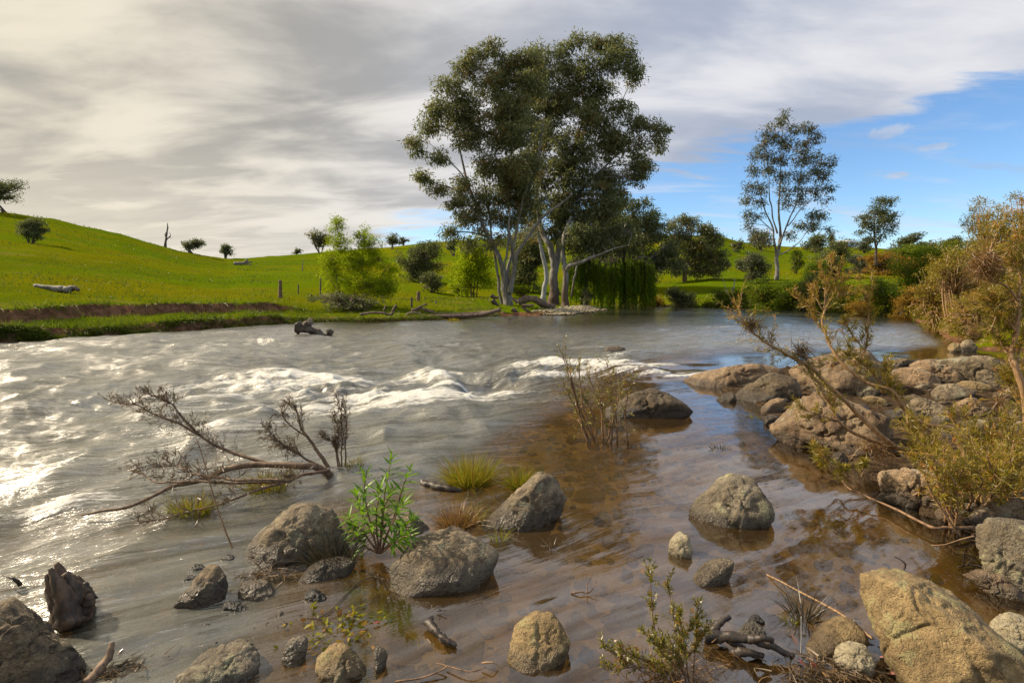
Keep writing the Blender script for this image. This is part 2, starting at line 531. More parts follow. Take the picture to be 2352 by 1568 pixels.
# ------------------------------------------------------------------ river outline (world metres), 0 = far/left bank, 2 = near rocky shore
bank = [np.array([-30, -18, 0]), np.array([-21.5, 2, 0])]
for p in ((0, 787), (120, 779), (300, 766), (520, 752), (700, 739), (850, 739), (1000, 734), (1160, 724), (1240, 724), (1330, 717), (1375, 711), (1340, 704), (1420, 700), (1480, 700), (1560, 702), (1700, 706), (1900, 715), (2060, 727), (2130, 742), (2165, 775), (2215, 800), (2352, 807), (2700, 807)):
    bank.append(at_z(*p))
nb0 = len(bank)
near = []
for p in ((2700, 822), (2352, 823), (2100, 828), (1850, 838), (1640, 868), (1660, 900), (1750, 935), (1770, 985), (1840, 1030), (1950, 1062), (2010, 1105), (2090, 1165), (2210, 1215), (2300, 1310), (2420, 1350), (2700, 1500)):
    near.append(at_z(*p))
near += [np.array(p) for p in ((2.6, 1.25, 0), (1.2, 1.05, 0), (0, 1.0, 0), (-1.6, 1.0, 0), (-3.2, 0.8, 0), (-6, -1.0, 0), (-12, -8, 0), (-20, -20, 0))]
POLY = np.array([p[:2] for p in bank + near])
SEGT = np.array([0] * nb0 + [2] * len(near))
SEGT[nb0 - 1] = 2
SEGT[-1] = 0

def river(x, y):
    """signed distance to the waterline (negative in the river), distance to the near shore, distance to the far bank"""
    x, y = np.asarray(x, float), np.asarray(y, float)
    dn = np.full(x.shape, 1e9)
    df = np.full(x.shape, 1e9)
    ins = np.zeros(x.shape, bool)
    n = len(POLY)
    for i in range(n):
        a, b = POLY[i], POLY[(i + 1) % n]
        e = b - a
        t = np.clip(((x - a[0]) * e[0] + (y - a[1]) * e[1]) / (e @ e), 0, 1)
        d = np.hypot(x - a[0] - t * e[0], y - a[1] - t * e[1])
        if SEGT[i] == 2:
            dn = np.minimum(dn, d)
        else:
            df = np.minimum(df, d)
        c = ((a[1] > y) != (b[1] > y))
        if a[1] != b[1]:
            ins ^= c & (x < (b[0] - a[0]) * (y - a[1]) / (b[1] - a[1]) + a[0])
    s = np.minimum(dn, df)
    return np.where(ins, -s, s), dn, df

# skyline: (px, py, metres)
RID = [(0, 484, 150), (70, 493, 150), (130, 503, 152), (270, 535, 155), (380, 568, 160), (450, 583, 170), (520, 592, 190), (600, 589, 200), (700, 582, 210), (850, 570, 215), (1000, 553, 220), (1100, 548, 230), (1300, 545, 240), (1500, 540, 230), (1640, 540, 200), (1700, 556, 205), (1800, 566, 230), (1960, 568, 250), (2060, 572, 260), (2200, 575, 250), (2352, 580, 240)]
ra, re_, rr_ = [], [], []
for (px, py, d) in RID:
    r = ray(px, py)
    ra.append(math.atan2(r[0], r[1]))
    re_.append(r[2] / math.hypot(r[0], r[1]))
    rr_.append(d)
ra = [-math.pi, -2.2, -1.5, -1.05] + ra + [1.2, 1.7, 2.4, math.pi]
re_ = [.03, .05, .10, .15] + re_ + [.07, .06, .04, .03]
rr_ = [160, 150, 150, 150] + rr_ + [220, 200, 170, 160]

def bankw(x, y, so):
    """distance back from the water, slumped and bitten into by the river"""
    return so + .28 * fbm2(x * .55, y * .55, 4, 21) + .14 * fbm2(x * 2.2, y * 2.2, 3, 25) + .55 * fbm2(x * .2 + 3, y * .2, 2, 23) * sst(.3, 1.6, so)

def ground(x, y, full=False):
    x, y = np.asarray(x, float), np.asarray(y, float)
    s, dn, df = river(x, y)
    az, r = np.arctan2(x, y), np.hypot(x, y)
    far = df < dn
    # ---- the bed
    wob = fbm2(x * 1.1, y * 1.1, 4, 3)
    bed_n = 0.035 + 0.075 * np.maximum(dn, 0) + .02 * wob + .012 * fbm2(x * 5, y * 5, 3, 9)
    bed_f = 0.08 + 0.35 * np.maximum(df, 0)
    depth = np.minimum(np.minimum(bed_n, bed_f), 0.9)
    z_in = -np.maximum(depth, 0.012)
    # ---- left bank: low lip, grassy bench, red scarp, paddock
    so = np.maximum(s, 0)
    w = bankw(x, y, so)
    wl = 1 - sst(-.50, -.36, np.tan(np.clip(az, -1.2, 1.2)))
    lip = (.36 + .12 * fbm2(x * .35, y * .35, 2, 33)) * sst(.02, .30, w + .06) + .12 * np.clip(w / 2.4, 0, 1)
    scarp = .50 * (sst(2.35, 2.75, w) * .7 + .3 * sst(1.7, 2.8, w + .3 * fbm2(x * 1.3, y * 1.3, 3, 29)))
    zl = lip + scarp
    zc = .05 + .10 * sst(0, .5, so) + .62 * sst(.3, 8, so) + .25 * sst(8, 26, so)
    zl = wl * zl + (1 - wl) * zc
    # ---- far bank right of the trees
    wr = sst(.10, .22, np.tan(np.clip(az, -1.2, 1.2)))
    zr = .55 * sst(.0, 1.6, so + .3 * wob) + .5 * sst(1.5, 9, so) + .25 * sst(8, 25, so)
    zf = zl * (1 - wr) + zr * wr
    # ---- near shore, rocky and low
    zn = .015 + .035 * np.minimum(so, 5) + .04 * wob * sst(0, 1, so)
    z_out = np.where(far, zf, zn)
    z = np.where(s < 0, z_in, z_out)
    # ---- hills
    el = np.interp(az, ra, re_)
    rr = np.interp(az, ra, rr_)
    r0 = np.interp(az, [-3.2, -1.2, -.75, -.45, -.1, .3, .8, 1.2, 3.2], [40, 30, 24, 30, 52, 58, 40, 40, 40])
    zt = CAMZ + el * rr + .25 * fbm2(x * .06, y * .06, 3, 31) - 1.15
    t = np.clip((r - r0) / (rr - r0), 0, 1)
    up = zt * (0.35 * t + .65 * t ** 1.35)
    back = np.maximum(r - rr, 0)
    up = np.where(r > rr, np.maximum(zt - .10 * back - .0009 * back ** 2, -1.0), up)
    up = up + t * (1 - sst(.93, 1.0, t)) * (.5 * fbm2(x * .03, y * .03, 4, 41) + .10 * fbm2(x * .25, y * .25, 3, 45))
    hillw = np.where(far | (r > 30), 1.0, 0.0)
    z = z + up * hillw * (s > 0)
    if full:
        pt = sst(-.35, .25, fbm2(x * .45, y * .45, 3, 27) + .25)
        soil = wl * far * (sst(2.05, 2.4, w) * (1 - sst(2.7, 2.9, w)) * sst(-22, -15.5, x) * (.6 + .4 * pt) + .9 * (1 - sst(.16, .34, w)))
        soil = np.maximum(soil, .8 * (1 - wl) * far * (1 - wr) * (1 - sst(.3, 1.2, so + .5 * wob)))
        soil = np.maximum(soil, .7 * wr * far * (1 - sst(.2, .8, so + .4 * wob)))
        return z, s, dn, df, soil * (s > -.1), far
    return z
def gz(x, y):
    return float(ground(np.array([x]), np.array([y]))[0])
def hit(px, py, rmin=3.0, rmax=420.0):
    """where the view ray of a pixel meets the land"""
    d = ray(px, py)
    t = np.geomspace(rmin, rmax, 900)
    P = CAM + t[:, None] * d / np.hypot(d[0], d[1])
    g = P[:, 2] - ground(P[:, 0], P[:, 1])
    i = np.where(g < 0)[0]
    i = i[0] if len(i) else int(np.argmin(g / t))
    p = P[i].copy()
    p[2] = gz(p[0], p[1])
    return p

# ------------------------------------------------------------------ ground sheet
def polar(cols, rows):
    A, Rr = np.meshgrid(cols, rows)
    X, Y = np.sin(A) * Rr, np.cos(A) * Rr
    n, m = A.shape
    i = np.arange(n - 1)[:, None] * m + np.arange(m - 1)[None, :]
    F = np.stack([i, i + 1, i + m + 1, i + m], -1).reshape(-1, 4)
    return X.ravel(), Y.ravel(), F
cols = np.concatenate([np.linspace(-math.pi, -.96, 46)[:-1], np.linspace(-.96, .96, 440), np.linspace(.96, math.pi, 46)[1:]])
rows = np.concatenate([np.geomspace(.35, 10, 110)[:-1], np.geomspace(10, 32, 190)[:-1], np.geomspace(32, 420, 120)[:-1], np.geomspace(420, 6000, 14)])
X, Y, F = polar(cols, rows)
Z, S_, DN, DF, SOIL, FAR = ground(X, Y, True)
V = np.stack([X, Y, Z], 1)
c0 = len(V)
V = np.concatenate([V, [[0, 0, gz(0, 0)]]])
ring = np.arange(len(cols) - 1)
F3 = np.stack([np.full(len(ring), c0), ring, ring + 1], 1)


mg, t = new_mat('ground_surface')
g = geom(t)
p = g.outputs['Position']
soil = attr(t, 'soil').outputs['Fac']
shore = attr(t, 'shore').outputs['Fac']          # signed distance to the waterline
nearf = attr(t, 'nearshore').outputs['Fac']
na = t.noise(p, .05, 5, .6)
nb = t.noise(p, .55, 5, .65)
nc = t.noise(t.scale(p, (1, 1, 1)), 3.2, 5, .7)
nd_ = t.noise(p, 14, 4, .7)
grass = t.mix(t.step(na, .36, .62), (.122, .120, .003), (.078, .122, .003))
grass = t.mix(t.m('MULTIPLY', t.step(nb, .50, .72), .6), grass, (.155, .125, .004))
grass = t.mix(t.m('MULTIPLY', t.step(nc, .55, .72), .65), grass, (.040, .060, .003))
dirt = t.mix(t.step(nc, .35, .65), (.085, .042, .024), (.20, .105, .062))
dirt = t.mix(t.step(nd_, .5, .75), dirt, (.05, .028, .018))
npat = t.noise(p, 1.9, 5, .62, .8)
sand = t.mix(t.step(npat, .36, .60), (.44, .225, .055), (.76, .47, .15))
sand = t.mix(t.m('MULTIPLY', t.step(nc, .50, .62), .75), sand, (.12, .05, .014))
sand = t.mix(t.m('MULTIPLY', t.step(nd_, .54, .66), .6), sand, (.48, .34, .16))
peb = t.n('ShaderNodeTexVoronoi', i_Scale=9.0)
t.put(peb.inputs['Vector'], t.vm('ADD', p, t.vm('MULTIPLY', t.n('ShaderNodeTexNoise', i_Vector=p, i_Scale=4.0).outputs['Color'], (.12, .12, .12))))
pebc = t.mix(t.n('ShaderNodeSeparateColor', x0=peb.outputs['Color']).outputs[0], (.14, .07, .022), (.50, .32, .13))
sand = t.mix(t.m('MULTIPLY', t.step(peb.outputs['Distance'], .55, .40), t.step(t.noise(p, 1.1, 3), .46, .58)), sand, pebc)
gravel = t.mix(t.step(nd_, .35, .65), (.03, .02, .013), (.085, .06, .038))
land = t.mix(t.step(t.m('ADD', soil, t.m('MULTIPLY', t.m('SUBTRACT', nc, .5), .9)), .38, .62), grass, dirt)
trk = t.noise(t.scale(p, (.06, .35, .35)), 1.0, 5, .65, 1.0)
land = t.mix(t.m('MULTIPLY', t.step(trk, .57, .70), .7), land, (.17, .13, .035))
land = t.mix(t.m('MULTIPLY', t.step(t.noise(p, .022, 3, .5), .48, .62), .45), land, (.055, .095, .004))
land = t.mix(nearf, land, gravel)
col = t.mix(t.step(shore, -.06, -.30), land, sand)
b = t.n('ShaderNodeBsdfPrincipled', i_Base_Color=col, i_Roughness=.95)
b.inputs['Specular IOR Level'].default_value = 0
h = t.m('ADD', t.m('MULTIPLY', nc, .8), t.m('MULTIPLY', nd_, .35))
t.put(b.inputs['Normal'], bump(t, h, .9, .12))
finish(t, b)
go = mk('ground', V, [F, F3], mg, None, True, {'soil': ('FLOAT', np.append(SOIL, 0)), 'shore': ('FLOAT', np.append(S_, .5)), 'nearshore': ('FLOAT', np.append(((~FAR) & (S_ > -.2) & (np.hypot(X, Y) < 30)).astype(float), 1))})
tag(go, 'grassy paddocks and hills with the sandy river bed', None, None, 'structure')

# ------------------------------------------------------------------ the river's surface
FA = math.radians(28)
fu = np.array([-math.cos(FA), -math.sin(FA)])
fv = np.array([-math.sin(FA), math.cos(FA)])
# rapids: px, py, length along the flow, breadth, foam, height of the standing wave
RAP = [
    (660, 868, 0.8, 0.8, 0.85, 0.1148), (760, 880, 0.7, 0.6, 0.8, 0.08352), (560, 900, 1.6, 0.8, 0.375, 0), (700, 925, 1.7, 0.8, 0.42, -0.03132), (600, 872, 0.8, 0.4, 0.45, 0.03132), (470, 915, 1.6, 0.6, 0.3, 0.02), (860, 915, 1.3, 0.6, 0.55, 0.04176),
    (1000, 868, 0.55, 0.5, 1.282, 0.2088), (1050, 893, 0.45, 0.28, 1.215, 0.1044), (1045, 858, 0.5, 0.22, 1.215, 0.08352), (930, 925, 1.2, 0.45, 1.012, 0.03132), (1080, 925, 1.5, 0.28, 0.675, 0), (1120, 885, 0.8, 0.5, -0.5, -0.1253),
    (1400, 838, 1.1, 0.9, 1.282, 0.1044), (1490, 856, 0.7, 0.45, 1.35, 0.1044), (1300, 835, 1.2, 0.6, 0.945, 0.0522), (1560, 866, 0.6, 0.2, 1.35, 0.03132), (1610, 856, 0.5, 0.3, 1.215, 0.0522), (1440, 812, 1.2, 0.4, 1.012, 0.06264), (1330, 862, 1, 0.3, 0.675, 0), (1180, 850, 1.1, 0.5, 0.4725, 0.0522), (1390, 800, 1.4, 0.3, 0.81, 0.04176),
    (1650, 752, 2.2, 0.7, 0.945, 0.03), (1560, 770, 2, 0.5, 0.54, 0.02), (1500, 786, 1.5, 0.4, 0.6075, 0.02088),
    (560, 985, 0.55, 0.3, 0.7125, 0.05), (470, 1000, 0.8, 0.45, 0.6, 0.03), (610, 962, 0.35, 0.2, -0.15, 0.1), (380, 1040, 0.7, 0.3, 0.375, 0.02), (250, 1070, 0.7, 0.3, 0.3, 0.02), (480, 955, 1, 0.3, 0.45, 0),
    (120, 1110, 0.5, 0.22, 0.5, 0.06), (170, 1170, 0.4, 0.18, 0.6, 0.05), (60, 1180, 0.5, 0.2, 0.5, 0.03), (250, 1130, 0.5, 0.2, 0.35, 0),
    (330, 1230, 0.5, 0.1, 0.35, 0), (520, 1290, 0.35, 0.12, 0.4, 0), (450, 1440, 0.15, 0.07, 0.5, 0), (640, 1220, 0.4, 0.15, 0.35, 0),
    (735, 772, 0.5, 0.3, 0.9, 0.03), (300, 850, 2, 0.6, 0.2625, 0.05), (150, 900, 1.5, 0.6, 0.225, 0.05), (480, 835, 2, 0.5, 0.2625, 0.08), (1240, 780, 1.5, 0.4, 0.405, 0.03),
    (1260, 868, 0.5, 0.25, 0.6, 0.0432), (1150, 905, 0.6, 0.2, 0.55, 0.0288), (1210, 930, 0.8, 0.15, 0.5, 0.0144), (1000, 905, 0.5, 0.3, 0.8, 0.0504), (900, 880, 0.5, 0.35, 0.6, 0.0576), (820, 850, 0.6, 0.4, 0.4, 0.0576), (1120, 830, 0.6, 0.3, 0.4, 0.0432), (1230, 815, 0.7, 0.3, 0.45, 0.036), (1350, 785, 0.9, 0.25, 0.4, 0.0288), (1530, 835, 0.5, 0.3, 0.9, 0.0504), (1460, 838, 0.5, 0.3, 1.1, 0.0576),
]
def water(x, y, full=False):
    s, dn, df = river(x, y)
    r = np.hypot(x, y)
    wx, wy = .30 * fbm2(x * .35, y * .35, 3, 71), .30 * fbm2(x * .35 + 9, y * .35, 3, 73)
    u = (x + wx) * fu[0] + (y + wy) * fu[1]
    v = (x + wx) * fv[0] + (y + wy) * fv[1]
    rapid = sst(1.3, 3.6, dn) * (1 - .72 * sst(13, 26, y))
    calm = sst(-.5, .6, x - np.interp(y, [0, 2.78, 4.06, 5.2, 6.2, 7.5, 8.6, 10], [-.6, -.75, -.55, -.1, .5, 1.6, 3.0, 9])) * (1 - sst(8.6, 10, y))
    rapid = rapid * (1 - .93 * calm)
    left = (1 - sst(-1.5, -.45, x + .20 * (y - 2))) * (1 - sst(5, 8, y)) * .75
    rapid = np.maximum(rapid, left) * sst(0, .6, -s)
    foam = np.zeros_like(x)
    z = np.zeros_like(x)
    for (px, py, su, sv, f, h) in RAP:
        c = at_z(px, py)
        du = ((x - c[0]) * fu[0] + (y - c[1]) * fu[1]) / su
        dv = ((x - c[0]) * fv[0] + (y - c[1]) * fv[1]) / sv
        m = (np.abs(du) < 3) & (np.abs(dv) < 3)
        if not m.any():
            continue
        k = np.exp(-du[m] ** 2 - dv[m] ** 2)
        foam[m] += f * k
        wob = fbm2(x[m] * 2.2, y[m] * 2.2, 3, 77)
        z[m] += h * np.exp(-(du[m] * 1.5 + .35 * wob) ** 2 - dv[m] ** 2) - .5 * h * np.exp(-(du[m] * 1.4 + 1.3) ** 2 - dv[m] ** 2)
    rz = np.exp(-((y - np.interp(x, [-7, -4, -1, 1, 3.5], [6.5, 7.6, 8.0, 9.0, 10.2])) / np.interp(x, [-7, -1, 3.5], [1.5, 1.3, 1.1])) ** 2) * sst(-8, -5, x) * (1 - sst(3.4, 4.6, x)) * rapid
    lod = np.clip(9 / np.maximum(r, 1), 0, 1)
    roll = fbm2(u * .75, v * .55, 3, 51)
    crest = 1 - np.abs(fbm2(u * .95 + 5, v * .8, 3, 53)) * 1.7
    chop = fbm2(u * 1.3, v * 4.6, 4, 55)
    streak = fbm2(u * .55, v * 7.5, 3, 57)
    fine = fbm2(u * 3.5, v * 15, 3, 59)
    z += rapid * (.060 * roll + .050 * crest + .026 * chop + .012 * streak) + rapid * lod * .007 * fine
    z += (1 - rapid) * (.0025 * fbm2(u * 1.2, v * 3.0, 3, 61) + .0016 * lod * fbm2(u * 4, v * 8, 3, 63))
    brk = 1 - np.abs(fbm2(u * 1.9 + 2, v * 2.3, 3, 65)) * 1.8
    z += rz * (.055 * brk + .03 * fbm2(u * 2.4, v * 5.5, 3, 67))
    z *= sst(-.02, .5, -s) * .9 + .1
    if not full:
        return z
    bumpy = rapid * np.clip(.30 * crest - .10 + .45 * roll, 0, 1)
    foam = np.clip(foam, 0, 1.4) * (.35 + .65 * sst(-.5, .45, streak + .8 * chop)) + .22 * bumpy * sst(-.1, .5, chop) + rz * .62 * sst(.10, .85, .6 * brk + .55 * chop + .3 * streak)
    return z, s, dn, rapid, foam, u, v
cols = np.concatenate([np.linspace(-2.6, -.92, 60)[:-1], np.linspace(-.92, .92, 820), np.linspace(.92, 1.5, 24)[1:]])
rows = np.geomspace(.8, 78, 470)
X, Y, F = polar(cols, rows)
Z, S_, DN, RP, FO, U, Vv = water(X, Y, True)
keep = (S_[F] < .45).any(1)
F = F[keep]
used = np.unique(F)
remap = np.full(len(X), -1)
remap[used] = np.arange(len(used))
F = remap[F]
V = np.stack([X, Y, Z], 1)[used]
dep = np.where(S_ < 0, -ground(X, Y), 0.0)[used]
mw, t = new_mat('river_water')
flow = attr(t, 'flow').outputs['Vector']
dp = attr(t, 'depth').outputs['Fac']
fo = attr(t, 'foam').outputs['Fac']
rp = attr(t, 'rapid').outputs['Fac']
s1 = t.noise(t.scale(flow, (.9, 7, 1)), 1.0, 5, .6, .3)
s2 = t.noise(t.scale(flow, (2.2, 16, 1)), 1.0, 4, .6, .2)
s3 = t.noise(t.scale(flow, (5, 28, 1)), 1.0, 4, .65, .5)
fz = t.noise(t.scale(flow, (14, 24, 1)), 1.0, 4, .7, .8)
hgt = t.m('ADD', t.m('MULTIPLY', s1, t.m('ADD', .035, t.m('MULTIPLY', rp, .62))), t.m('MULTIPLY', s2, t.m('ADD', .010, t.m('MULTIPLY', rp, .70))))
hgt = t.m('ADD', hgt, t.m('MULTIPLY', s3, t.m('ADD', .001, t.m('MULTIPLY', rp, .22))))
nrm = bump(t, hgt, 1.0, .075)
deepc = t.mix(t.step(s1, .35, .65), (.060, .058, .036), (.115, .112, .080))
murk = t.mix(t.step(t.m('MAXIMUM', dp, t.m('MULTIPLY', rp, .6)), .08, .42), (.23, .135, .045), deepc)
clear = t.n('ShaderNodeBsdfTransparent', x0=(.985, .89, .64))
turb = t.m('SUBTRACT', 1.0, t.m('POWER', 2.718, t.m('MULTIPLY', dp, -.9)))
turb = t.m('MAXIMUM', turb, t.m('MULTIPLY', rp, .86))
body = t.mixs(turb, clear, t.n('ShaderNodeBsdfDiffuse', x0=murk))
fr = t.n('ShaderNodeFresnel', i_IOR=1.56)
t.put(fr.inputs['Normal'], nrm)
gl = t.n('ShaderNodeBsdfGlossy', x0=(1, 1, 1), x1=t.step(rp, 0, 1,  .045, .28))
t.put(gl.inputs['Normal'], nrm)
veil = t.m('MULTIPLY', t.step(t.m('ADD', t.m('MULTIPLY', s1, .55), t.m('ADD', t.m('MULTIPLY', s2, .2), t.m('MULTIPLY', t.noise(t.scale(flow, (.5, 1.6, 1)), 1.0, 3, .5), .35))), .42, .66), t.step(rp, 0, .6, .125, .14))
wat = t.mixs(t.m('ADD', fr.outputs[0], veil, clamp=True), body, gl)
ff = t.m('ADD', t.m('MULTIPLY', fo, .85), t.m('MULTIPLY', t.m('SUBTRACT', t.m('ADD', t.m('MULTIPLY', s2, .5), t.m('MULTIPLY', fz, .5)), .5), 4.0))
ffm = t.m('MULTIPLY', t.step(ff, .42, 1.25), t.step(fo, .03, .40))
fw = t.n('ShaderNodeBsdfPrincipled', i_Base_Color=(.66, .65, .60), i_Roughness=.6)
t.put(fw.inputs['Normal'], bump(t, t.m('ADD', fz, t.m('MULTIPLY', s2, .6)), .7, .05))
finish(t, t.mixs(t.m('MULTIPLY', ffm, .92), wat, fw))
wo = mk('river', V, [F], mw, None, True, {'flow': ('FLOAT_VECTOR', np.stack([U, Vv, U * 0], 1)[used]), 'depth': ('FLOAT', dep), 'foam': ('FLOAT', FO[used]), 'rapid': ('FLOAT', RP[used])})
tag(wo, 'wide shallow river with foaming rapids and amber shallows', None, None, 'structure')
def wz(x, y):
    return float(water(np.array([x]), np.array([y]))[0])
# ------------------------------------------------------------------ trees and bushes
def crown_leaves(G, C, n, sz, L, W, droop, rust=0.06, up=0.0, t0=None):
    """n leaves spread through clump centres C (k,3) of radius sz"""
    k = len(C)
    idx = R.integers(0, k, n)
    off = R.normal(size=(n, 3))
    off *= (R.random(n) ** .42 * 1.55)[:, None] / (np.linalg.norm(off, axis=1)[:, None] + 1e-9) * np.array([1, 1, .62])
    szs = np.broadcast_to(np.asarray(sz, float), (k,))[idx][:, None]
    P = C[idx] + off * szs * .68
    D = R.normal(size=(n, 3)) * .75 + np.array([0, 0, -droop + up]) + off * .25
    base = R.random(k)[idx] if t0 is None else np.asarray(t0)[idx]
    ti = np.clip(.15 + .45 * base + R.normal(size=n) * .14, 0, .70)
    rs = R.random(k)[idx] < rust
    ti = np.where(rs & (R.random(n) < .8), .8 + .2 * R.random(n), ti)
    G.leaves(P, D, L * R.uniform(.6, 1.25, n), W * R.uniform(.7, 1.2, n), ti)

def blob_tree(name, label, cat, base, d, stems, blobs, leaf, bark, dens=1.6, L=.30, W=.07, droop=.8, rust=.06, sub=1.0, group=None, zoom=Q, clump=.55, part='trunk', twig_r=.012, limb=True, rbr=.05):
    """stems: polylines of (px,py,depth offset,radius); blobs: (px,py,rx,ry[,depth offset[,density]]) in sheet pixels at distance d"""
    root = empty(name, base)
    tag(root, label, cat, group)
    loc = np.asarray(base, float)
    samp, samr = [], []
    for st in stems:
        P = spline([at_d(*zoom(a, b), d + o) for (a, b, o, r) in st], 7)
        rr = np.interp(np.linspace(0, 1, len(P)), np.linspace(0, 1, len(st)), [q[3] * SLIM for q in st])
        ln = np.linalg.norm(P[-1] - P[0])
        k = np.linspace(0, 1, len(P))
        wig = np.stack([fbm2(k * 5 + 3.1 * len(samp), k * 0, 2, 5), fbm2(k * 5, k * 0 + 7 + len(samp), 2, 6), k * 0], 1) * ln * .012 * np.minimum(k * 4, 1)[:, None]
        P = P + wig
        g = Geo()
        g.tube(P, rr, 10 if rr[0] > .08 else 7, .5, .22, len(samp))
        g.build(part, MAT[bark], root, loc)
        samp.append(P)
        samr.append(rr)
    SP, SR = np.concatenate(samp), np.concatenate(samr)
    tw, lv = Geo(), Geo()
    k = d / FQ
    for bl in blobs:
        px, py, rx, ry = bl[:4]
        off = bl[4] if len(bl) > 4 else R.uniform(-.6, .6) * rx * k * (zoom(1, 0)[0] - zoom(0, 0)[0]) * 1.2
        de = min(1.0, bl[5] * 1.35 + .1) if len(bl) > 5 else 1.0
        zs = zoom(1, 0)[0] - zoom(0, 0)[0]
        px, py = px + R.normal() * .22 * rx, py + R.normal() * .22 * ry
        c = at_d(*zoom(px, py), d + off)
        rx, ry = rx * zs * k, ry * zs * k
        if limb:
            below = SP[:, 2] < c[2] - .15 * ry
            cost = np.linalg.norm(SP - c, axis=1) + np.where(below, 0, 50) + .6 * np.maximum(0, (c[2] - SP[:, 2]) - 5 * ry)
            j = int(np.argmin(cost))
            a = SP[j]
            mid = a * .5 + c * .5 + np.array([0, 0, .10 * np.linalg.norm(c - a)]) + R.normal(size=3) * .06 * np.linalg.norm(c - a)
            B = spline([a, mid, c], 6)
            r0 = min(SR[j] * .7, rbr + .012 * np.linalg.norm(c - a))
            tw.tube(B, np.linspace(r0, max(twig_r * 1.2, r0 * .25), len(B)), 6)
        else:
            B = np.array([c - np.array([0, 0, ry * .6]), c])
        area = math.pi * rx * ry
        nc = max(5, int(3.6 * sub * area / (clump * clump)))
        q = R.normal(size=(nc, 3))
        q /= np.linalg.norm(q, axis=1)[:, None]
        q *= R.random(nc)[:, None] ** (1 / 2.4)
        C = c + q * np.array([rx, min(rx, ry) * .9, ry])
        m = R.integers(max(0, len(B) // 2 - 1), len(B), nc)
        A = B[m]
        mids = A * .5 + C * .5 + R.normal(size=(nc, 3)) * .08 * rx
        tw.twigs(A, mids, np.full(nc, twig_r), np.full(nc, twig_r * .7))
        tw.twigs(mids, C, np.full(nc, twig_r * .7), np.full(nc, twig_r * .35))
        nl = int(dens * de * area / (L * W * .5))
        crown_leaves(lv, C, nl, clump * R.uniform(.6, 1.2, nc), L, W, droop, rust)
    tag(tw.build("branches", MAT[bark], root, loc), None, None, None, "stuff")
    tag(lv.build("crown", MAT[leaf], root, loc), None, None, None, "stuff")
    return root

SLIM = .72
# ---- the big red gums on the spit
dA = 35.5
bA = at_d(1165, 716, dA); bA[2] = gz(bA[0], bA[1])
bA_stems = [
    [(635, 1530, 0, .62), (632, 1470, 0, .50), (622, 1400, 0, .42), (608, 1340, 0, .34), (585, 1260, .1, .24), (560, 1180, .2, .21), (525, 1090, .2, .18), (490, 1000, .2, .15), (440, 860, .1, .12), (400, 720, 0, .09), (350, 560, 0, .05)],
    [(604, 1520, .3, .17), (598, 1440, .3, .15), (588, 1360, .3, .13), (570, 1260, .4, .12), (560, 1130, .5, .10), (530, 960, .7, .08), (500, 800, .8, .06), (470, 560, .8, .04)],
    [(640, 1400, -.3, .30), (650, 1330, -.4, .24), (665, 1260, -.6, .20), (685, 1180, -.8, .16), (740, 1090, -1.0, .13), (820, 1000, -1.1, .11), (900, 940, -1.2, .09), (960, 880, -1.2, .06)],
    [(628, 1400, .2, .24), (630, 1310, .3, .18), (640, 1220, .4, .15), (640, 1100, .6, .13), (650, 950, .8, .11), (640, 800, 1, .09), (650, 600, 1.1, .07), (660, 380, 1.1, .04)],
    [(616, 1400, -.2, .18), (610, 1300, -.4, .14), (618, 1200, -.6, .11), (632, 1080, -.8, .09), (650, 950, -1, .07)],
    [(640, 1360, .1, .20), (658, 1280, .2, .16), (668, 1180, .1, .13), (690, 1050, 0, .11), (720, 880, -.1, .10), (770, 740, -.2, .10), (800, 650, -.2, .08), (820, 480, -.2, .05)],
    [(520, 1080, .2, .09), (450, 970, 0, .08), (390, 890, -.2, .07), (320, 850, -.3, .05), (220, 820, -.4, .03)],
    [(470, 940, .1, .08), (400, 800, -.3, .07), (330, 720, -.5, .05), (250, 640, -.6, .03)],
]
A_bl = [(190, 785, 75, 32, -.5, 1.2), (255, 850, 60, 40, -.5), (150, 610, 48, 55, -.5), (215, 540, 60, 50), (240, 430, 65, 62), (330, 340, 70, 60), (410, 240, 65, 60), (470, 180, 60, 55), (535, 120, 62, 42), (600, 200, 70, 55), (640, 290, 85, 70), (540, 320, 90, 80), (440, 380, 90, 80), (350, 470, 85, 75), (470, 520, 90, 80), (400, 600, 80, 60, 0, .7), (290, 680, 60, 45, -.4, .6), (580, 470, 95, 90), (570, 620, 95, 80), (680, 560, 100, 90), (690, 430, 90, 80), (740, 300, 90, 75), (745, 150, 50, 50), (690, 180, 50, 45), (480, 720, 80, 70, 0, .7), (430, 830, 75, 60, 0, .7), (360, 930, 70, 45, -.3, .8), (400, 1010, 65, 55, 0, .7), (345, 1070, 42, 55, 0, .8), (600, 780, 85, 75, .3, .8), (700, 720, 90, 80), (550, 900, 75, 60, .5, .45), (650, 900, 80, 60, .8, .6), (480, 940, 60, 50, .5, .5), (730, 850, 80, 70, .5, .8), (500, 1090, 50, 40, .4, .4), (520, 1180, 40, 45, -.2, .35), (700, 1010, 70, 50, .5, .5), (430, 1130, 50, 40, .5, .6), (560, 990, 60, 50, .8, .6), (640, 1030, 65, 50, 1, .6), (600, 850, 80, 60, 1, .8), (700, 930, 70, 60, 1, .7), (740, 960, 60, 50, .5, .6), (480, 1010, 60, 50, .6, .6), (560, 1130, 50, 45, .8, .4)]
blob_tree('river_red_gum', 'large multi stemmed grey gum tree rooted at the tip of the far spit', 'tree', bA, dA, bA_stems, A_bl, 'gum_leaf', 'gum_bark', 4.6, .30, .070, zoom=ZT, rust=.10, group='river gums on the spit')
dB = 41
bB = at_d(*ZT(868, 1440), dB); bB[2] = gz(bB[0], bB[1])
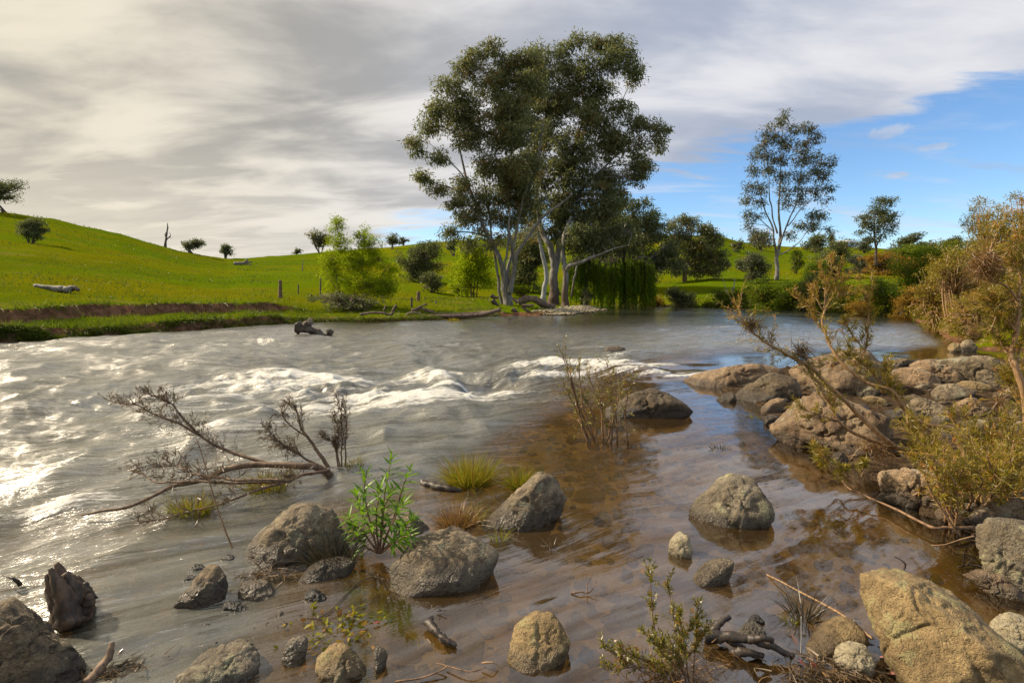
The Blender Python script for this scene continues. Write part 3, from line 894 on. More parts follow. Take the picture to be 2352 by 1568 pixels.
B_st = [
    [(866, 1480, 0, .85), (868, 1440, 0, .66), (872, 1380, 0, .52), (868, 1300, 0, .46), (852, 1220, 0, .38), (830, 1150, 0, .33), (812, 1090, .2, .28), (800, 980, .4, .22), (790, 850, .5, .18), (800, 700, .5, .14), (830, 500, .4, .09), (840, 260, .3, .04)],
    [(868, 1320, 0, .40), (890, 1230, .5, .36), (912, 1130, .9, .36), (918, 1040, 1, .30), (930, 900, 1, .24), (960, 740, 1.2, .18), (1000, 560, 1.3, .14), (1050, 400, 1.4, .09), (1090, 200, 1.5, .04)],
    [(920, 1000, 1, .20), (1000, 880, .6, .16), (1110, 760, .2, .12), (1230, 660, 0, .08), (1380, 600, 0, .04)],
    [(960, 760, 1.2, .15), (1080, 620, 1, .11), (1180, 500, .8, .07), (1250, 350, .6, .04)],
]
B_bl = [(820, 165, 62, 60), (900, 130, 55, 52), (960, 90, 62, 40), (1080, 115, 70, 45), (1160, 95, 65, 42), (1235, 130, 55, 55), (1270, 220, 50, 60), (1290, 290, 38, 42), (1170, 220, 80, 70), (1060, 220, 85, 75), (950, 220, 85, 75), (860, 290, 80, 75), (830, 400, 85, 80), (930, 360, 90, 80), (1040, 350, 90, 80, 1), (1150, 340, 70, 60, 1, .5), (1120, 450, 85, 70, 0, .9), (1215, 430, 60, 55), (1280, 500, 60, 50), (1350, 530, 60, 42, 0, .8), (1420, 545, 48, 48), (1425, 630, 35, 40), (1340, 640, 62, 50, 0, .7), (1240, 590, 75, 62, 0, .8), (1130, 560, 85, 75), (1010, 500, 90, 85), (900, 500, 90, 85), (820, 560, 80, 80), (940, 630, 90, 80), (1050, 660, 90, 80), (1160, 680, 80, 70, 0, .8), (1350, 740, 55, 48), (1270, 730, 70, 60, 0, .8), (1310, 820, 45, 40, 0, .6), (1200, 790, 80, 65), (1090, 790, 90, 75), (980, 780, 90, 80), (870, 740, 85, 80), (800, 820, 80, 75), (890, 890, 90, 75), (1000, 890, 95, 80), (1120, 890, 90, 75), (1210, 900, 65, 60), (1170, 990, 75, 60), (1060, 1000, 90, 65), (950, 1000, 85, 65), (860, 990, 70, 60), (790, 930, 60, 60, 1, .8), (755, 420, 90, 85, 1.5), (745, 560, 90, 80, 1.8), (770, 690, 90, 80, 1.5), (720, 260, 80, 70, 1.5), (700, 800, 85, 75, 2), (640, 700, 85, 75, 2.5), (620, 420, 85, 75, 2.5), (850, 1060, 65, 50, 1), (910, 1100, 70, 50, 1.5), (960, 1110, 60, 45, 1), (760, 1020, 60, 50, 2), (700, 1100, 50, 45, 2.5, .6)]
blob_tree('river_red_gum', 'tallest gum tree with thick pale trunk shedding brown bark at its base', 'tree', bB, dB, B_st, B_bl, 'gum_leaf', 'gum_bark_brown_base', 4.2, .34, .082, zoom=ZT, rust=.05, group='river gums on the spit')
dC = 39.5
bC = at_d(*ZT(930, 1475), dC); bC[2] = gz(bC[0], bC[1])
C_st = [
    [(928, 1490, 0, .55), (928, 1440, 0, .38), (925, 1360, 0, .32), (926, 1280, 0, .28), (922, 1200, 0, .26), (930, 1100, .2, .22), (960, 1000, .4, .16)],
    [(930, 1290, 0, .26), (950, 1262, -.4, .22), (1000, 1245, -.8, .19), (1050, 1222, -1, .15), (1110, 1200, -1.2, .11), (1180, 1170, -1.2, .07), (1260, 1150, -1.2, .04)],
    [(960, 1420, .4, .10), (975, 1330, .4, .10), (985, 1280, .4, .08), (1010, 1200, .5, .06)],
]
C_bl = [(980, 1080, 70, 55), (1060, 1080, 80, 60), (1060, 1160, 70, 50), (1150, 1090, 85, 65), (1150, 1170, 70, 50), (1000, 1170, 55, 45, 0, .7), (1230, 1060, 80, 65), (940, 1130, 50, 45, 0, .6)]
blob_tree('river_red_gum', 'dark barked gum tree sending one long pale limb over the water', 'tree', bC, dC, C_st, C_bl, 'dark_leaf', 'gum_bark_brown_base', 3.0, .32, .075, zoom=ZT, group='river gums on the spit')
bD = at_d(*ZT(820, 1430), 40.2); bD[2] = gz(bD[0], bD[1])
blob_tree('slender_gum', 'slender bluish white gum trunk leaning beside the thick pale trunk', 'tree', bD, 40.2, [[(812, 1450, 0, .30), (818, 1390, 0, .26), (826, 1330, 0, .24), (820, 1250, 0, .23), (810, 1180, 0, .20), (796, 1120, 0, .14), (780, 1040, 0, .08)]], [(770, 1030, 55, 50), (740, 1110, 50, 45, 0, .5)], 'gum_leaf', 'white_wood', 1.2, .30, .07, zoom=ZT, rust=.2)
# the darker gum downstream right of them, with willows hanging beneath
bE = at_d(1440, 699, 45.5); bE[2] = gz(bE[0], bE[1])
E_st = [[(1238, 1456, 0, .34), (1240, 1380, 0, .32), (1236, 1280, 0, .28), (1220, 1150, 0, .22), (1250, 1050, 0, .16), (1310, 960, 0, .10)], [(1190, 1225, -1.2, .13), (1230, 1228, -1.3, .12), (1280, 1222, -1.4, .10), (1330, 1212, -1.4, .07), (1370, 1216, -1.4, .04)], [(1220, 1160, 0, .16), (1340, 1080, .2, .10), (1440, 1040, .3, .06)]]
E_bl = [(1330, 930, 45, 38), (1270, 950, 60, 50), (1400, 990, 48, 42), (1340, 1010, 75, 60), (1430, 1060, 60, 55), (1270, 1050, 85, 70), (1380, 1100, 85, 60), (1460, 1130, 60, 55), (1300, 1150, 85, 60), (1400, 1180, 75, 55), (1210, 1150, 70, 60), (1250, 1220, 60, 45, 0, .8), (1350, 1240, 60, 40, 0, .8), (1480, 1210, 55, 45), (1120, 1230, 60, 45, 0, .8), (1440, 1260, 50, 40), (1050, 1120, 80, 60, 1), (1130, 1160, 80, 60, 1), (1000, 1060, 80, 55, 1.5), (1180, 1060, 85, 60, 1.5), (1300, 1270, 70, 40, 1), (1200, 1280, 60, 40, 1), (1080, 1250, 60, 40, 1), (1350, 1300, 60, 36, 1), (1250, 1310, 60, 36, 1.5), (1150, 1300, 60, 36, 1.5), (1430, 1250, 60, 45, 1), (1040, 1300, 50, 36, 2), (1500, 1270, 45, 45, 1)]
blob_tree('dense_gum', 'dense dark gum tree standing above the hanging willows at the far bend', 'tree', bE, 45.5, E_st, E_bl, 'dark_leaf', 'gum_bark', 3.0, .36, .085, zoom=ZT)

def weeping(name, label, px, py0, py1, halfw, d, n, z_off=0):
    base = at_d(px, py1, d); base[2] = gz(base[0], base[1])
    root = empty(name, base)
    tag(root, label, 'tree', 'weeping willows at the bend')
    g, lv = Geo(), Geo()
    top = at_d(px, py0, d)
    g.tube(spline([base - np.array([0, 0, .2]), base * .5 + top * .5 + np.array([.3, 0, 0]), top], 6), np.linspace(.24, .06, 13), 8)
    k = d / FQ
    for i in range(n):
        a = R.uniform(-1, 1)
        s = top + np.array([a * halfw * k, R.uniform(-1, 1) * halfw * k * .6, R.uniform(-.3, .5)])
        s[2] -= (a * a) * .5 + R.uniform(0, .5)
        ln = R.uniform(.35, 1.0) * (s[2] - base[2]) * .97
        m = max(14, int(ln / .05))
        tt = np.linspace(0, 1, m)
        P = s + np.stack([.25 * a * tt + .05 * np.sin(tt * 7 + i), R.uniform(-.2, .2) * tt, -ln * tt], 1)
        g.twigs(P[:1], P[m // 2:m // 2 + 1], np.array([.012]), np.array([.006]))
        D = np.stack([R.normal(size=m) * .35, R.normal(size=m) * .35, -np.ones(m)], 1)
        lv.leaves(np.repeat(P, 2, 0), np.repeat(D, 2, 0) + R.normal(size=(2 * m, 3)) * .3, .20, .045, np.clip(R.random() * .5 + R.normal(size=2 * m) * .15, 0, 1))
        g.twigs(P[:1] * .0 + top, P[:1], np.array([.03]), np.array([.012]))
    g.build('trunk', MAT['dark_bark'], root, base)
    lv.build('crown', MAT['hanging_willow_leaf'], root, base)
weeping('weeping_willow', 'bright green weeping willow curtain right behind the pale gum trunks', 1338, 592, 700, 36, 43.5, 150)
weeping('weeping_willow', 'weeping willow strands hanging over the water left of the russet bush', 1435, 592, 700, 62, 44.3, 330)

def bush(name, label, px, py, w, h, leaf='bank_leaf', bark='dark_bark', cat='bush', dens=1.5, lk=1.0, group=None, nb=7, droop=.2, rust=.08, stems=4, d=None, wk=.36, low=.25, twiggy=1.0, depth=.8, p=None, clumpk=.17):
    """rounded shrub or small tree whose foot meets the land at (px,py) and fills w by h sheet pixels above it"""
    if p is None:
        p = hit(px, py) if d is None else at_d(px, py, d)
        if d is not None:
            p[2] = gz(p[0], p[1])
    d = p[1]
    k = d / FQ
    wm, hm = w * k, h * k
    root = empty(name, p)
    tag(root, label, cat, group)
    g, lv = Geo(), Geo()
    L = max(.0052 * d * lk, .03)
    W = L * wk
    clump = max(.11, clumpk * min(wm, hm))
    cs = []
    for i in range(nb):
        a = R.uniform(0, 2 * math.pi)
        zt_ = low + (1 - low) * (i + .5) / nb
        prof = math.sqrt(max(.04, 1 - ((zt_ - (low + .4 * (1 - low))) / (.78 - .3 * low)) ** 2))
        rad = R.uniform(.15, .78) * prof
        c = p + np.array([math.cos(a) * rad * wm * .5, math.sin(a) * rad * wm * .5 * depth, hm * zt_ * .90])
        br = np.array([.30 * wm, .30 * wm * depth, .22 * hm]) * R.uniform(.75, 1.15)
        cs.append((c, br))
    for si in range(stems):
        c, br = cs[R.integers(nb // 2, nb)]
        a = p + np.array([R.normal() * .05 * wm, R.normal() * .04 * wm, -.05 * hm])
        m_ = a * .45 + c * .55 + R.normal(size=3) * .05 * wm
        g.tube(spline([a, m_, c], 6), np.linspace(max(.012 * hm, .0012 * d), .0005 * d, 13), 6)
    for (c, br) in cs:
        nc = max(5, int(14 * sub_n))
        q = R.normal(size=(nc, 3))
        q /= np.linalg.norm(q, axis=1)[:, None]
        q *= R.random(nc)[:, None] ** .45
        C = c + q * br
        C[:, 2] = np.maximum(C[:, 2], p[2] + .03 * hm)
        s = p + np.array([0, 0, hm * .25]) + (c - p) * .35
        mid = s * .4 + C * .6 + R.normal(size=(nc, 3)) * .04 * wm
        g.twigs(np.repeat(s[None], nc, 0), mid, np.full(nc, .0009 * d * twiggy), np.full(nc, .0006 * d * twiggy))
        g.twigs(mid, C, np.full(nc, .0006 * d * twiggy), np.full(nc, .0003 * d * twiggy))
        area = math.pi * br[0] * br[2]
        crown_leaves(lv, C, int(dens * 1.3 * area / (L * W * .5)), clump * R.uniform(.7, 1.25, nc), L, W, droop, rust)
    g.build('stems', MAT[bark], root, p)
    lv.build('crown' if cat == 'tree' else 'foliage', MAT[leaf], root, p)
    return root
sub_n = 1.0

# ---- willow saplings and trees left of the spit
pw = hit(815, 702)
blob_tree('young_willow', 'large lime green willow bush with two spiky tops on the left bank', 'tree', pw, pw[1],
    [[(790, 705, 0, .05), (775, 650, 0, .035), (765, 600, 0, .02), (772, 540, 0, .012), (775, 500, 0, .006)], [(808, 705, .2, .05), (830, 640, .3, .03), (838, 560, .3, .015), (838, 515, .3, .006)], [(820, 705, -.2, .04), (870, 640, -.3, .025), (900, 600, -.3, .012)], [(800, 705, -.2, .04), (757, 640, -.3, .02), (745, 610, -.3, .012)], [(815, 705, .4, .04), (812, 640, .4, .025), (805, 570, .4, .012)], [(812, 704, -.4, .03), (850, 670, -.5, .02), (890, 650, -.5, .01)]],
    [(775, 535, 18, 34), (790, 560, 30, 30), (838, 545, 20, 26), (850, 570, 30, 25), (760, 590, 28, 30), (805, 600, 34, 34), (845, 605, 34, 32), (875, 600, 28, 26), (760, 630, 30, 28), (800, 645, 36, 32), (845, 645, 38, 32), (885, 640, 32, 30), (775, 668, 32, 22), (820, 678, 36, 20), (870, 672, 36, 22), (900, 615, 22, 22), (775, 512, 6, 12, 0, .6), (838, 525, 6, 10, 0, .6)],
    'willow_leaf', 'brown_wood', 2.2, .16, .036, rust=.16, clump=.30, droop=.1, twig_r=.007, rbr=.012)
pw = hit(905, 700)
blob_tree('willow_sapling', 'thin yellow green willow sapling between the willow bush and grassy rise', 'tree', pw, pw[1], [[(898, 702, 0, .025), (897, 660, 0, .015), (905, 630, 0, .008)]], [(905, 650, 18, 16), (920, 635, 18, 12, 0, .7), (900, 675, 14, 12)], 'willow_leaf', 'brown_wood', .9, .15, .034, rust=.2, clump=.25, droop=.1, twig_r=.006, rbr=.01)
bush('bank_bramble', 'dark tangled bramble at the waterline under the lime willow bush', 790, 722, 190, 36, 'dark_leaf', 'root_wood', dens=1.0, nb=12, low=.1, rust=.2, d=28)
bush('hill_clump', 'dark olive clump of trees on the slope behind the grassy rise', 968, 648, 105, 90, 'dark_leaf', 'gum_bark', 'tree', dens=2.0, nb=12, low=.2)
bush('round_bush', 'small round grey green bush below the olive clump', 990, 672, 52, 44, 'dark_leaf', dens=2.0, nb=8, low=.15)
bush('pale_willow', 'soft lime green willow left of the multi stemmed gum', 1085, 672, 100, 135, 'willow_leaf', 'brown_wood', 'tree', dens=1.2, nb=12, low=.25, d=50, rust=.1)
bush('low_willow', 'low lime green shrub behind the grassy rise', 1050, 680, 90, 34, 'willow_leaf', 'brown_wood', dens=1.5, nb=8, low=.15, d=52)
bush('low_willow', 'lime green shrub between the two gum trunks', 1195, 684, 50, 34, 'willow_leaf', 'brown_wood', dens=1.4, nb=7, low=.15, d=48)
bush('shade_tree', 'dark shaded tree in the gap behind the gum trunks', 1215, 684, 110, 130, 'dark_leaf', 'dark_bark', 'tree', dens=1.8, nb=12, low=.15, d=60)
bush('shade_tree', 'dark tree mass behind the willow curtains', 1400, 692, 170, 190, 'dark_leaf', 'dark_bark', 'tree', dens=1.8, nb=16, low=.12, d=62)
bush('waterline_shrub', 'dark stump like shrub at the water under the willow curtain', 1350, 706, 42, 40, 'dark_leaf', 'dark_bark', dens=1.2, nb=6, low=.1, d=42)

# ---- scattered hill trees on the left skyline
HT = [
    ('hill_gum', 'broad gum tree cut off by the left edge on the hill crest', 2, 480, 96, 74, 'dark_leaf', 9, .45, 1.1),
    ('hill_tree', 'lone round dark tree on the left hillside below the crest', 71, 559, 52, 54, 'dark_leaf', 10, .28, 2.4),
    ('hill_gum', 'flat topped gum on the ridge right of the dead tree', 437, 580, 54, 30, 'dark_leaf', 8, .45, 1.3),
    ('hill_tree', 'small two trunked tree on the lowest dip of the ridge', 518, 592, 30, 33, 'dark_leaf', 7, .35, 1.7),
    ('hill_tree', 'tiny pair of trees on the ridge left of the lime willow', 681, 584, 28, 13, 'dark_leaf', 6, .2, 1.6),
    ('hill_gum', 'dark gum peeping out behind the top of the lime willow', 735, 583, 44, 54, 'gum_leaf', 8, .35, 1.4),
    ('hill_tree', 'dark tree on the slope just right of the lime willow tops', 901, 572, 32, 32, 'dark_leaf', 7, .4, 1.5),
    ('hill_tree', 'tiny twin topped tree on the ridge left of the gums', 926, 560, 26, 18, 'dark_leaf', 6, .2, 1.5),
    ('hill_tree', 'dark tree on the slope against the left gum foliage', 1041, 588, 28, 42, 'dark_leaf', 8, .35, 1.8),
]
for (nm, lb, x, y, w, h, lf, nb, low, de) in HT:
    bush(nm, lb, x, y, w, h, lf, 'dark_bark', 'tree', dens=de, nb=nb, low=low, stems=5, group='paddock trees on the left hills', lk=.75)

def snag(name, label, px, py, pts, d=None, mat='dark_bark', cat='dead tree', r0=.0025):
    p = hit(px, py) if d is None else at_d(px, py, d)
    if d is not None:
        p[2] = gz(p[0], p[1])
    root = empty(name, p)
    tag(root, label, cat)
    for j, pl_ in enumerate(pts):
        P = spline([at_d(a, b, p[1]) for (a, b) in pl_], 5)
        g = Geo()
        r = r0 * p[1] * (1 if j == 0 else .5)
        g.tube(P, np.linspace(r, r * .25, len(P)), 6, .5, .3, j)
        g.build('trunk' if j == 0 else 'branch', MAT[mat], root, p)
snag('dead_tree', 'bare dead tree standing on the left skyline', 380, 568, [[(379, 570), (381, 550), (384, 530), (385, 512)], [(381, 552), (388, 545), (392, 540), (389, 534)], [(382, 545), (379, 538), (382, 533)], [(388, 545), (394, 546)], [(384, 528), (387, 521)]])
snag('dead_tree', 'slim leafless dead sapling on the slope left of the lime willow', 695, 622, [[(694, 624), (695, 610), (697, 595)], [(695, 610), (699, 604)]], mat='grey_wood', r0=.0012)
snag('white_snag', 'white forked dead sapling at the far waterline', 1678, 703, [[(1679, 706), (1680, 690), (1683, 672), (1686, 655), (1688, 640)], [(1681, 688), (1672, 672), (1664, 655), (1660, 640)], [(1672, 672), (1667, 668), (1662, 668)], [(1684, 670), (1678, 660)], [(1681, 700), (1689, 690)]], d=44, mat='white_wood', r0=.0021)
snag('white_snag', 'pale bleached branch arching over the far waterline', 1753, 712, [[(1746, 716), (1752, 705), (1760, 697), (1770, 693)]], d=40, mat='white_wood', r0=.0013)

# ---- right bank: tall sparse gum, smaller gum, bushes
pT = hit(1785, 668)
TS = [
    [(685, 1215, 0, .30), (688, 1150, 0, .27), (684, 1080, 0, .25), (688, 1000, 0, .22), (694, 900, 0, .17), (705, 780, 0, .13), (715, 640, 0, .10), (725, 480, 0, .07), (733, 300, 0, .045), (735, 80, 0, .02)],
    [(682, 1040, .2, .17), (672, 950, .3, .14), (655, 860, .4, .11), (610, 740, .4, .08), (570, 620, .3, .055), (540, 480, .3, .035)],
    [(700, 1000, -.2, .15), (722, 930, -.3, .13), (760, 840, -.4, .10), (800, 720, -.4, .08), (830, 590, -.4, .06), (860, 430, -.3, .04), (890, 260, -.3, .025)],
    [(690, 900, 0, .12), (660, 780, 0, .09), (640, 640, 0, .07), (630, 480, 0, .05), (620, 280, 0, .03)],
    [(705, 1045, .3, .10), (770, 1010, .4, .08), (830, 960, .5, .06), (880, 900, .5, .04), (960, 820, .5, .025)],
    [(760, 850, -.4, .08), (850, 740, 0, .06), (940, 650, .2, .04), (1020, 520, .2, .03)],
    [(655, 880, .3, .07), (580, 810, .2, .05), (520, 770, .2, .03), (470, 740, .2, .02)],
]
Tb = [(735, 110, 28, 45, 0, .9), (690, 170, 40, 40), (640, 200, 40, 50), (790, 190, 45, 45), (860, 200, 40, 45), (925, 190, 40, 45), (600, 280, 45, 55), (680, 270, 50, 50), (770, 290, 55, 55), (870, 290, 55, 55), (940, 280, 45, 50), (560, 370, 45, 50), (640, 380, 55, 55), (740, 390, 60, 55), (840, 390, 60, 55), (940, 390, 55, 55), (1010, 420, 45, 50), (1060, 400, 25, 40), (530, 470, 45, 50), (620, 490, 55, 50), (720, 500, 60, 55), (830, 500, 60, 55), (930, 490, 60, 55), (1020, 500, 45, 50), (510, 560, 45, 50), (600, 590, 50, 45, 0, .7), (720, 610, 55, 45, 0, .7), (830, 610, 55, 45, 0, .6), (950, 600, 55, 50, 0, .8), (1040, 590, 35, 45, 0, .8), (490, 660, 42, 45), (580, 690, 45, 40, 0, .6), (480, 740, 40, 40), (740, 700, 50, 40, 0, .6), (560, 780, 45, 35, 0, .5), (480, 830, 30, 40, 0, .7), (840, 690, 45, 40, 0, .8), (920, 770, 55, 45), (990, 770, 45, 35), (860, 840, 50, 40, 0, .8), (950, 860, 60, 40), (1040, 880, 32, 32), (780, 900, 45, 35, 0, .6), (550, 930, 45, 40), (620, 950, 40, 35, 0, .7), (1030, 680, 28, 30, 0, .6)]
blob_tree('tall_gum', 'tall slender gum with airy see-through crown on the right bank', 'tree', pT, pT[1], TS, Tb, 'grey_leaf', 'gum_bark', 2.3, .34, .075, zoom=ZM, rust=.16, clump=.5, twig_r=.013, rbr=.03)
p2 = hit(2010, 640)
blob_tree('small_gum', 'smaller round headed gum right of the tall airy gum', 'tree', p2, p2[1],
    [[(1352, 1120, 0, .24), (1352, 1050, 0, .20), (1350, 980, 0, .17), (1348, 880, 0, .12), (1350, 780, 0, .07)], [(1352, 1000, 0, .12), (1390, 920, 0, .09), (1430, 850, 0, .05)], [(1350, 960, 0, .10), (1310, 900, 0, .07), (1270, 880, 0, .04)]],
    [(1380, 690, 55, 38), (1430, 700, 45, 40), (1330, 730, 50, 45), (1400, 760, 60, 50), (1320, 800, 55, 45), (1470, 770, 38, 35), (1400, 830, 60, 45), (1470, 840, 35, 35), (1290, 840, 45, 35), (1250, 890, 32, 22), (1330, 870, 45, 35, 0, .8), (1450, 890, 40, 30, 0, .7), (1400, 920, 40, 28, 0, .6), (1300, 930, 40, 30, 0, .8)], 'dark_leaf', 'dark_bark', 2.6, .34, .09, zoom=ZM, rust=.05, clump=.6, group=None)

pg = hit(*ZW(410, 700))
blob_tree('spreading_gum', 'broad ragged topped gum tree behind the russet bush on the far bank', 'tree', pg, pg[1],
    [[(350, 705, 0, .42), (356, 640, 0, .34), (372, 560, 0, .26), (390, 470, 0, .18), (400, 380, 0, .08)], [(362, 620, 0, .22), (420, 560, .4, .16), (480, 480, .6, .10), (520, 420, .6, .05)], [(360, 640, 0, .2), (310, 540, -.5, .14), (295, 430, -.5, .06)]],
    [(340, 335, 48, 36), (405, 345, 48, 36), (285, 375, 48, 45), (515, 385, 52, 42), (455, 400, 50, 42), (370, 415, 62, 45), (295, 460, 58, 50), (430, 475, 72, 55), (520, 490, 66, 52), (565, 560, 56, 48), (475, 560, 76, 56), (380, 535, 66, 56), (250, 520, 50, 60), (320, 600, 66, 56), (430, 640, 76, 46), (545, 635, 56, 36), (240, 620, 45, 55), (600, 600, 30, 30)],
    'gum_leaf', 'brown_wood', 4.6, .42, .11, zoom=ZW, rust=.10, clump=.75, twig_r=.02)
RB = [
    # name, label, px, py, w, h, leaf, category, blobs, low, density
    ('hill_tree', 'tiny lone tree on the far crest right of the gums', 1651, 549, 22, 13, 'dark_leaf', 'tree', 5, .3, 1.6),
    ('hill_tree', 'round dark tree on the crest left of the tall airy gum', 1693, 580, 28, 28, 'dark_leaf', 'tree', 7, .15, 2.2),
    ('hill_tree', 'dark gum on the crest behind the trunk of the tall airy gum', 1745, 575, 60, 50, 'grey_leaf', 'tree', 9, .25, 1.3),
    ('hill_tree', 'wide dark tree clump left of the farm sheds', 1872, 580, 62, 40, 'dark_leaf', 'tree', 9, .15, 2.0),
    ('hill_tree', 'slim tree beside the red shed wall', 1910, 572, 22, 36, 'dark_leaf', 'tree', 6, .2, 1.8),
    ('hill_tree', 'low tree line behind the farm sheds', 1950, 566, 40, 16, 'dark_leaf', 'tree', 6, .1, 2.0),
    ('hill_tree', 'tree in front of the farm sheds right end', 1985, 582, 34, 32, 'grey_leaf', 'tree', 8, .2, 1.6),
    ('hill_tree', 'dome shaped dark tree on the right skyline past the power pole', 2086, 584, 52, 44, 'dark_leaf', 'tree', 9, .1, 2.2),
    ('hill_tree', 'wind bent dark tree on the far right skyline', 2186, 572, 54, 28, 'dark_leaf', 'tree', 8, .25, 1.8),
    ('hill_tree', 'small feathery tree between the two right skyline trees', 2128, 580, 44, 26, 'bank_leaf', 'tree', 7, .15, 1.2),
    ('hill_shrub', 'small dark round shrub on the green slope left of the tall airy gum', 1708, 624, 32, 32, 'dark_leaf', 'bush', 7, .1, 2.2),
    ('hill_shrub', 'grey green upright shrub beside the tall airy gum trunk', 1737, 652, 58, 74, 'grey_leaf', 'bush', 10, .1, 1.5),
    ('hill_shrub', 'light olive small tree right of the tall airy gum trunk', 1827, 628, 44, 54, 'bank_leaf', 'tree', 8, .2, 1.4),
    ('hill_shrub', 'dark double headed bush below the farm sheds', 1905, 640, 84, 82, 'dark_leaf', 'bush', 11, .1, 2.0),
    ('hill_shrub', 'dark olive bush under the double headed bush', 1875, 690, 70, 90, 'bank_leaf', 'bush', 10, .1, 1.6),
]
for (nm, lb, x, y, w, h, lf, ct, nb, low, de) in RB:
    bush(nm, lb, x, y, w, h, lf, 'dark_bark', ct, dens=de, nb=nb, low=low, group='trees on the right hills', lk=.8)
# scrub on the right hillside
for i, (lb, x, y, w, h, lf) in enumerate([
    ('brown scrub clump on the slope below the small gum', 2030, 632, 100, 50, 'russet_leaf'),
    ('olive scrub clump on the slope right of the small gum', 2090, 625, 110, 60, 'bank_leaf'),
    ('dark scrub belt along the top of the right slope', 2140, 606, 130, 44, 'dark_leaf'),
    ('green scrub below the far right skyline tree', 2200, 600, 110, 48, 'bank_leaf'),
    ('dull brown scrub in the middle of the right slope', 2130, 640, 120, 48, 'russet_leaf'),
    ('grey green scrub left of the small gum trunk', 1975, 628, 80, 46, 'grey_leaf'),
    ('dark scrub behind the bright paddock strip', 2060, 606, 90, 36, 'dark_leaf')]):
    bush('hillside_scrub', lb, x, y, w, h, lf, 'dark_bark', dens=1.5, nb=11, low=.08, group='scrub on the right slope', lk=.8, rust=.15)
# bushes along the far waterline
WB = [
    ('russet bush at the far waterline right of the hanging willows', 1508, 703, 66, 40, 'russet_leaf', 1.5, 47),
    ('dark round bush at the far waterline beside the russet bush', 1563, 706, 78, 56, 'dark_leaf', 2.0, 46),
    ('small dark tussock bush left of the white forked sapling', 1612, 707, 50, 30, 'bank_leaf', 1.6, 45),
    ('grassy olive bush behind the white forked sapling', 1662, 708, 80, 42, 'bank_leaf', 1.4, 45),
    ('pale green reedy bush right of the white forked sapling', 1705, 709, 60, 46, 'bank_leaf', 1.3, 43),
    ('vivid deep green bush at the far waterline under the tall airy gum', 1762, 713, 80, 64, 'bank_leaf', 2.0, 40),
    ('vivid green leafy bush right of the tall airy gum trunk', 1815, 714, 76, 62, 'bank_leaf', 1.8, 39),
    ('dark green bush where the far bank starts to turn', 1870, 716, 70, 74, 'dark_leaf', 1.8, 37),
    ('olive brown bush on the turning bank', 1925, 718, 84, 70, 'bank_leaf', 1.5, 34),
    ('brown twiggy bush on the turning bank right of the olive one', 1985, 724, 84, 66, 'russet_leaf', 1.3, 31),
    ('green and brown bush near the right bank corner', 2040, 728, 84, 84, 'bank_leaf', 1.5, 29),
    ('reddish brown bush at the right bank corner', 2085, 734, 70, 64, 'russet_leaf', 1.4, 27),
    ('tall fresh green bush behind the right bank corner', 2120, 700, 110, 110, 'bank_leaf', 1.4, 34),
]
for (lb, x, y, w, h, lf, de, dd) in WB:
    bush('waterline_bush', lb, x, y, w * 1.12, h * 1.15, lf, 'dark_bark', dens=de, nb=10, low=.06, group='bushes along the far waterline', d=dd, lk=.85, rust=.12)
# golden tea-tree thicket on the right bank
TB = [
    ('golden brown thicket bush farthest left on the right bank', 2140, 768, 110, 150, 20),
    ('golden brown thicket bush overhanging the right inlet', 2190, 786, 130, 190, 17),
    ('tall golden olive thicket bush behind the inlet', 2260, 780, 150, 250, 18),
    ('olive gold thicket bush at the right picture edge', 2340, 790, 130, 270, 16.5),
    ('low orange thicket bush hanging over the inlet rocks', 2235, 800, 120, 110, 14.5),
    ('low rusty thicket bush above the inlet right end', 2325, 802, 120, 110, 14.3),
]
for (lb, x, y, w, h, dd) in TB:
    bush('thicket_bush', lb, x, y, w, h, 'bottlebrush_leaf', 'tan_twig', dens=.46, nb=20, low=.05, group='golden thicket on the right bank', d=dd, lk=1.0, wk=.24, rust=.13, stems=14, droop=-.3, twiggy=1.5, clumpk=.10)
blob_tree('spindly_shrub', 'tall spindly grey shrub rising above the right thicket', 'bush', (lambda p: (p[0], p[1], gz(p[0], p[1])))(at_d(2240, 740, 19)), 19, [[(2240, 760, 0, .05), (2240, 640, 0, .035), (2238, 560, 0, .02), (2240, 480, 0, .008)], [(2240, 600, 0, .03), (2225, 540, 0, .015), (2222, 495, 0, .006)], [(2240, 590, 0, .03), (2252, 530, 0, .015), (2256, 500, 0, .006)]],
    [(2240, 485, 12, 18), (2225, 505, 14, 18), (2252, 515, 13, 20), (2225, 530, 15, 16), (2245, 540, 16, 16), (2230, 560, 12, 14)], 'grey_leaf', 'grey_wood', .8, .11, .022, droop=-.5, clump=.16, twig_r=.006, rbr=.01, rust=.1)
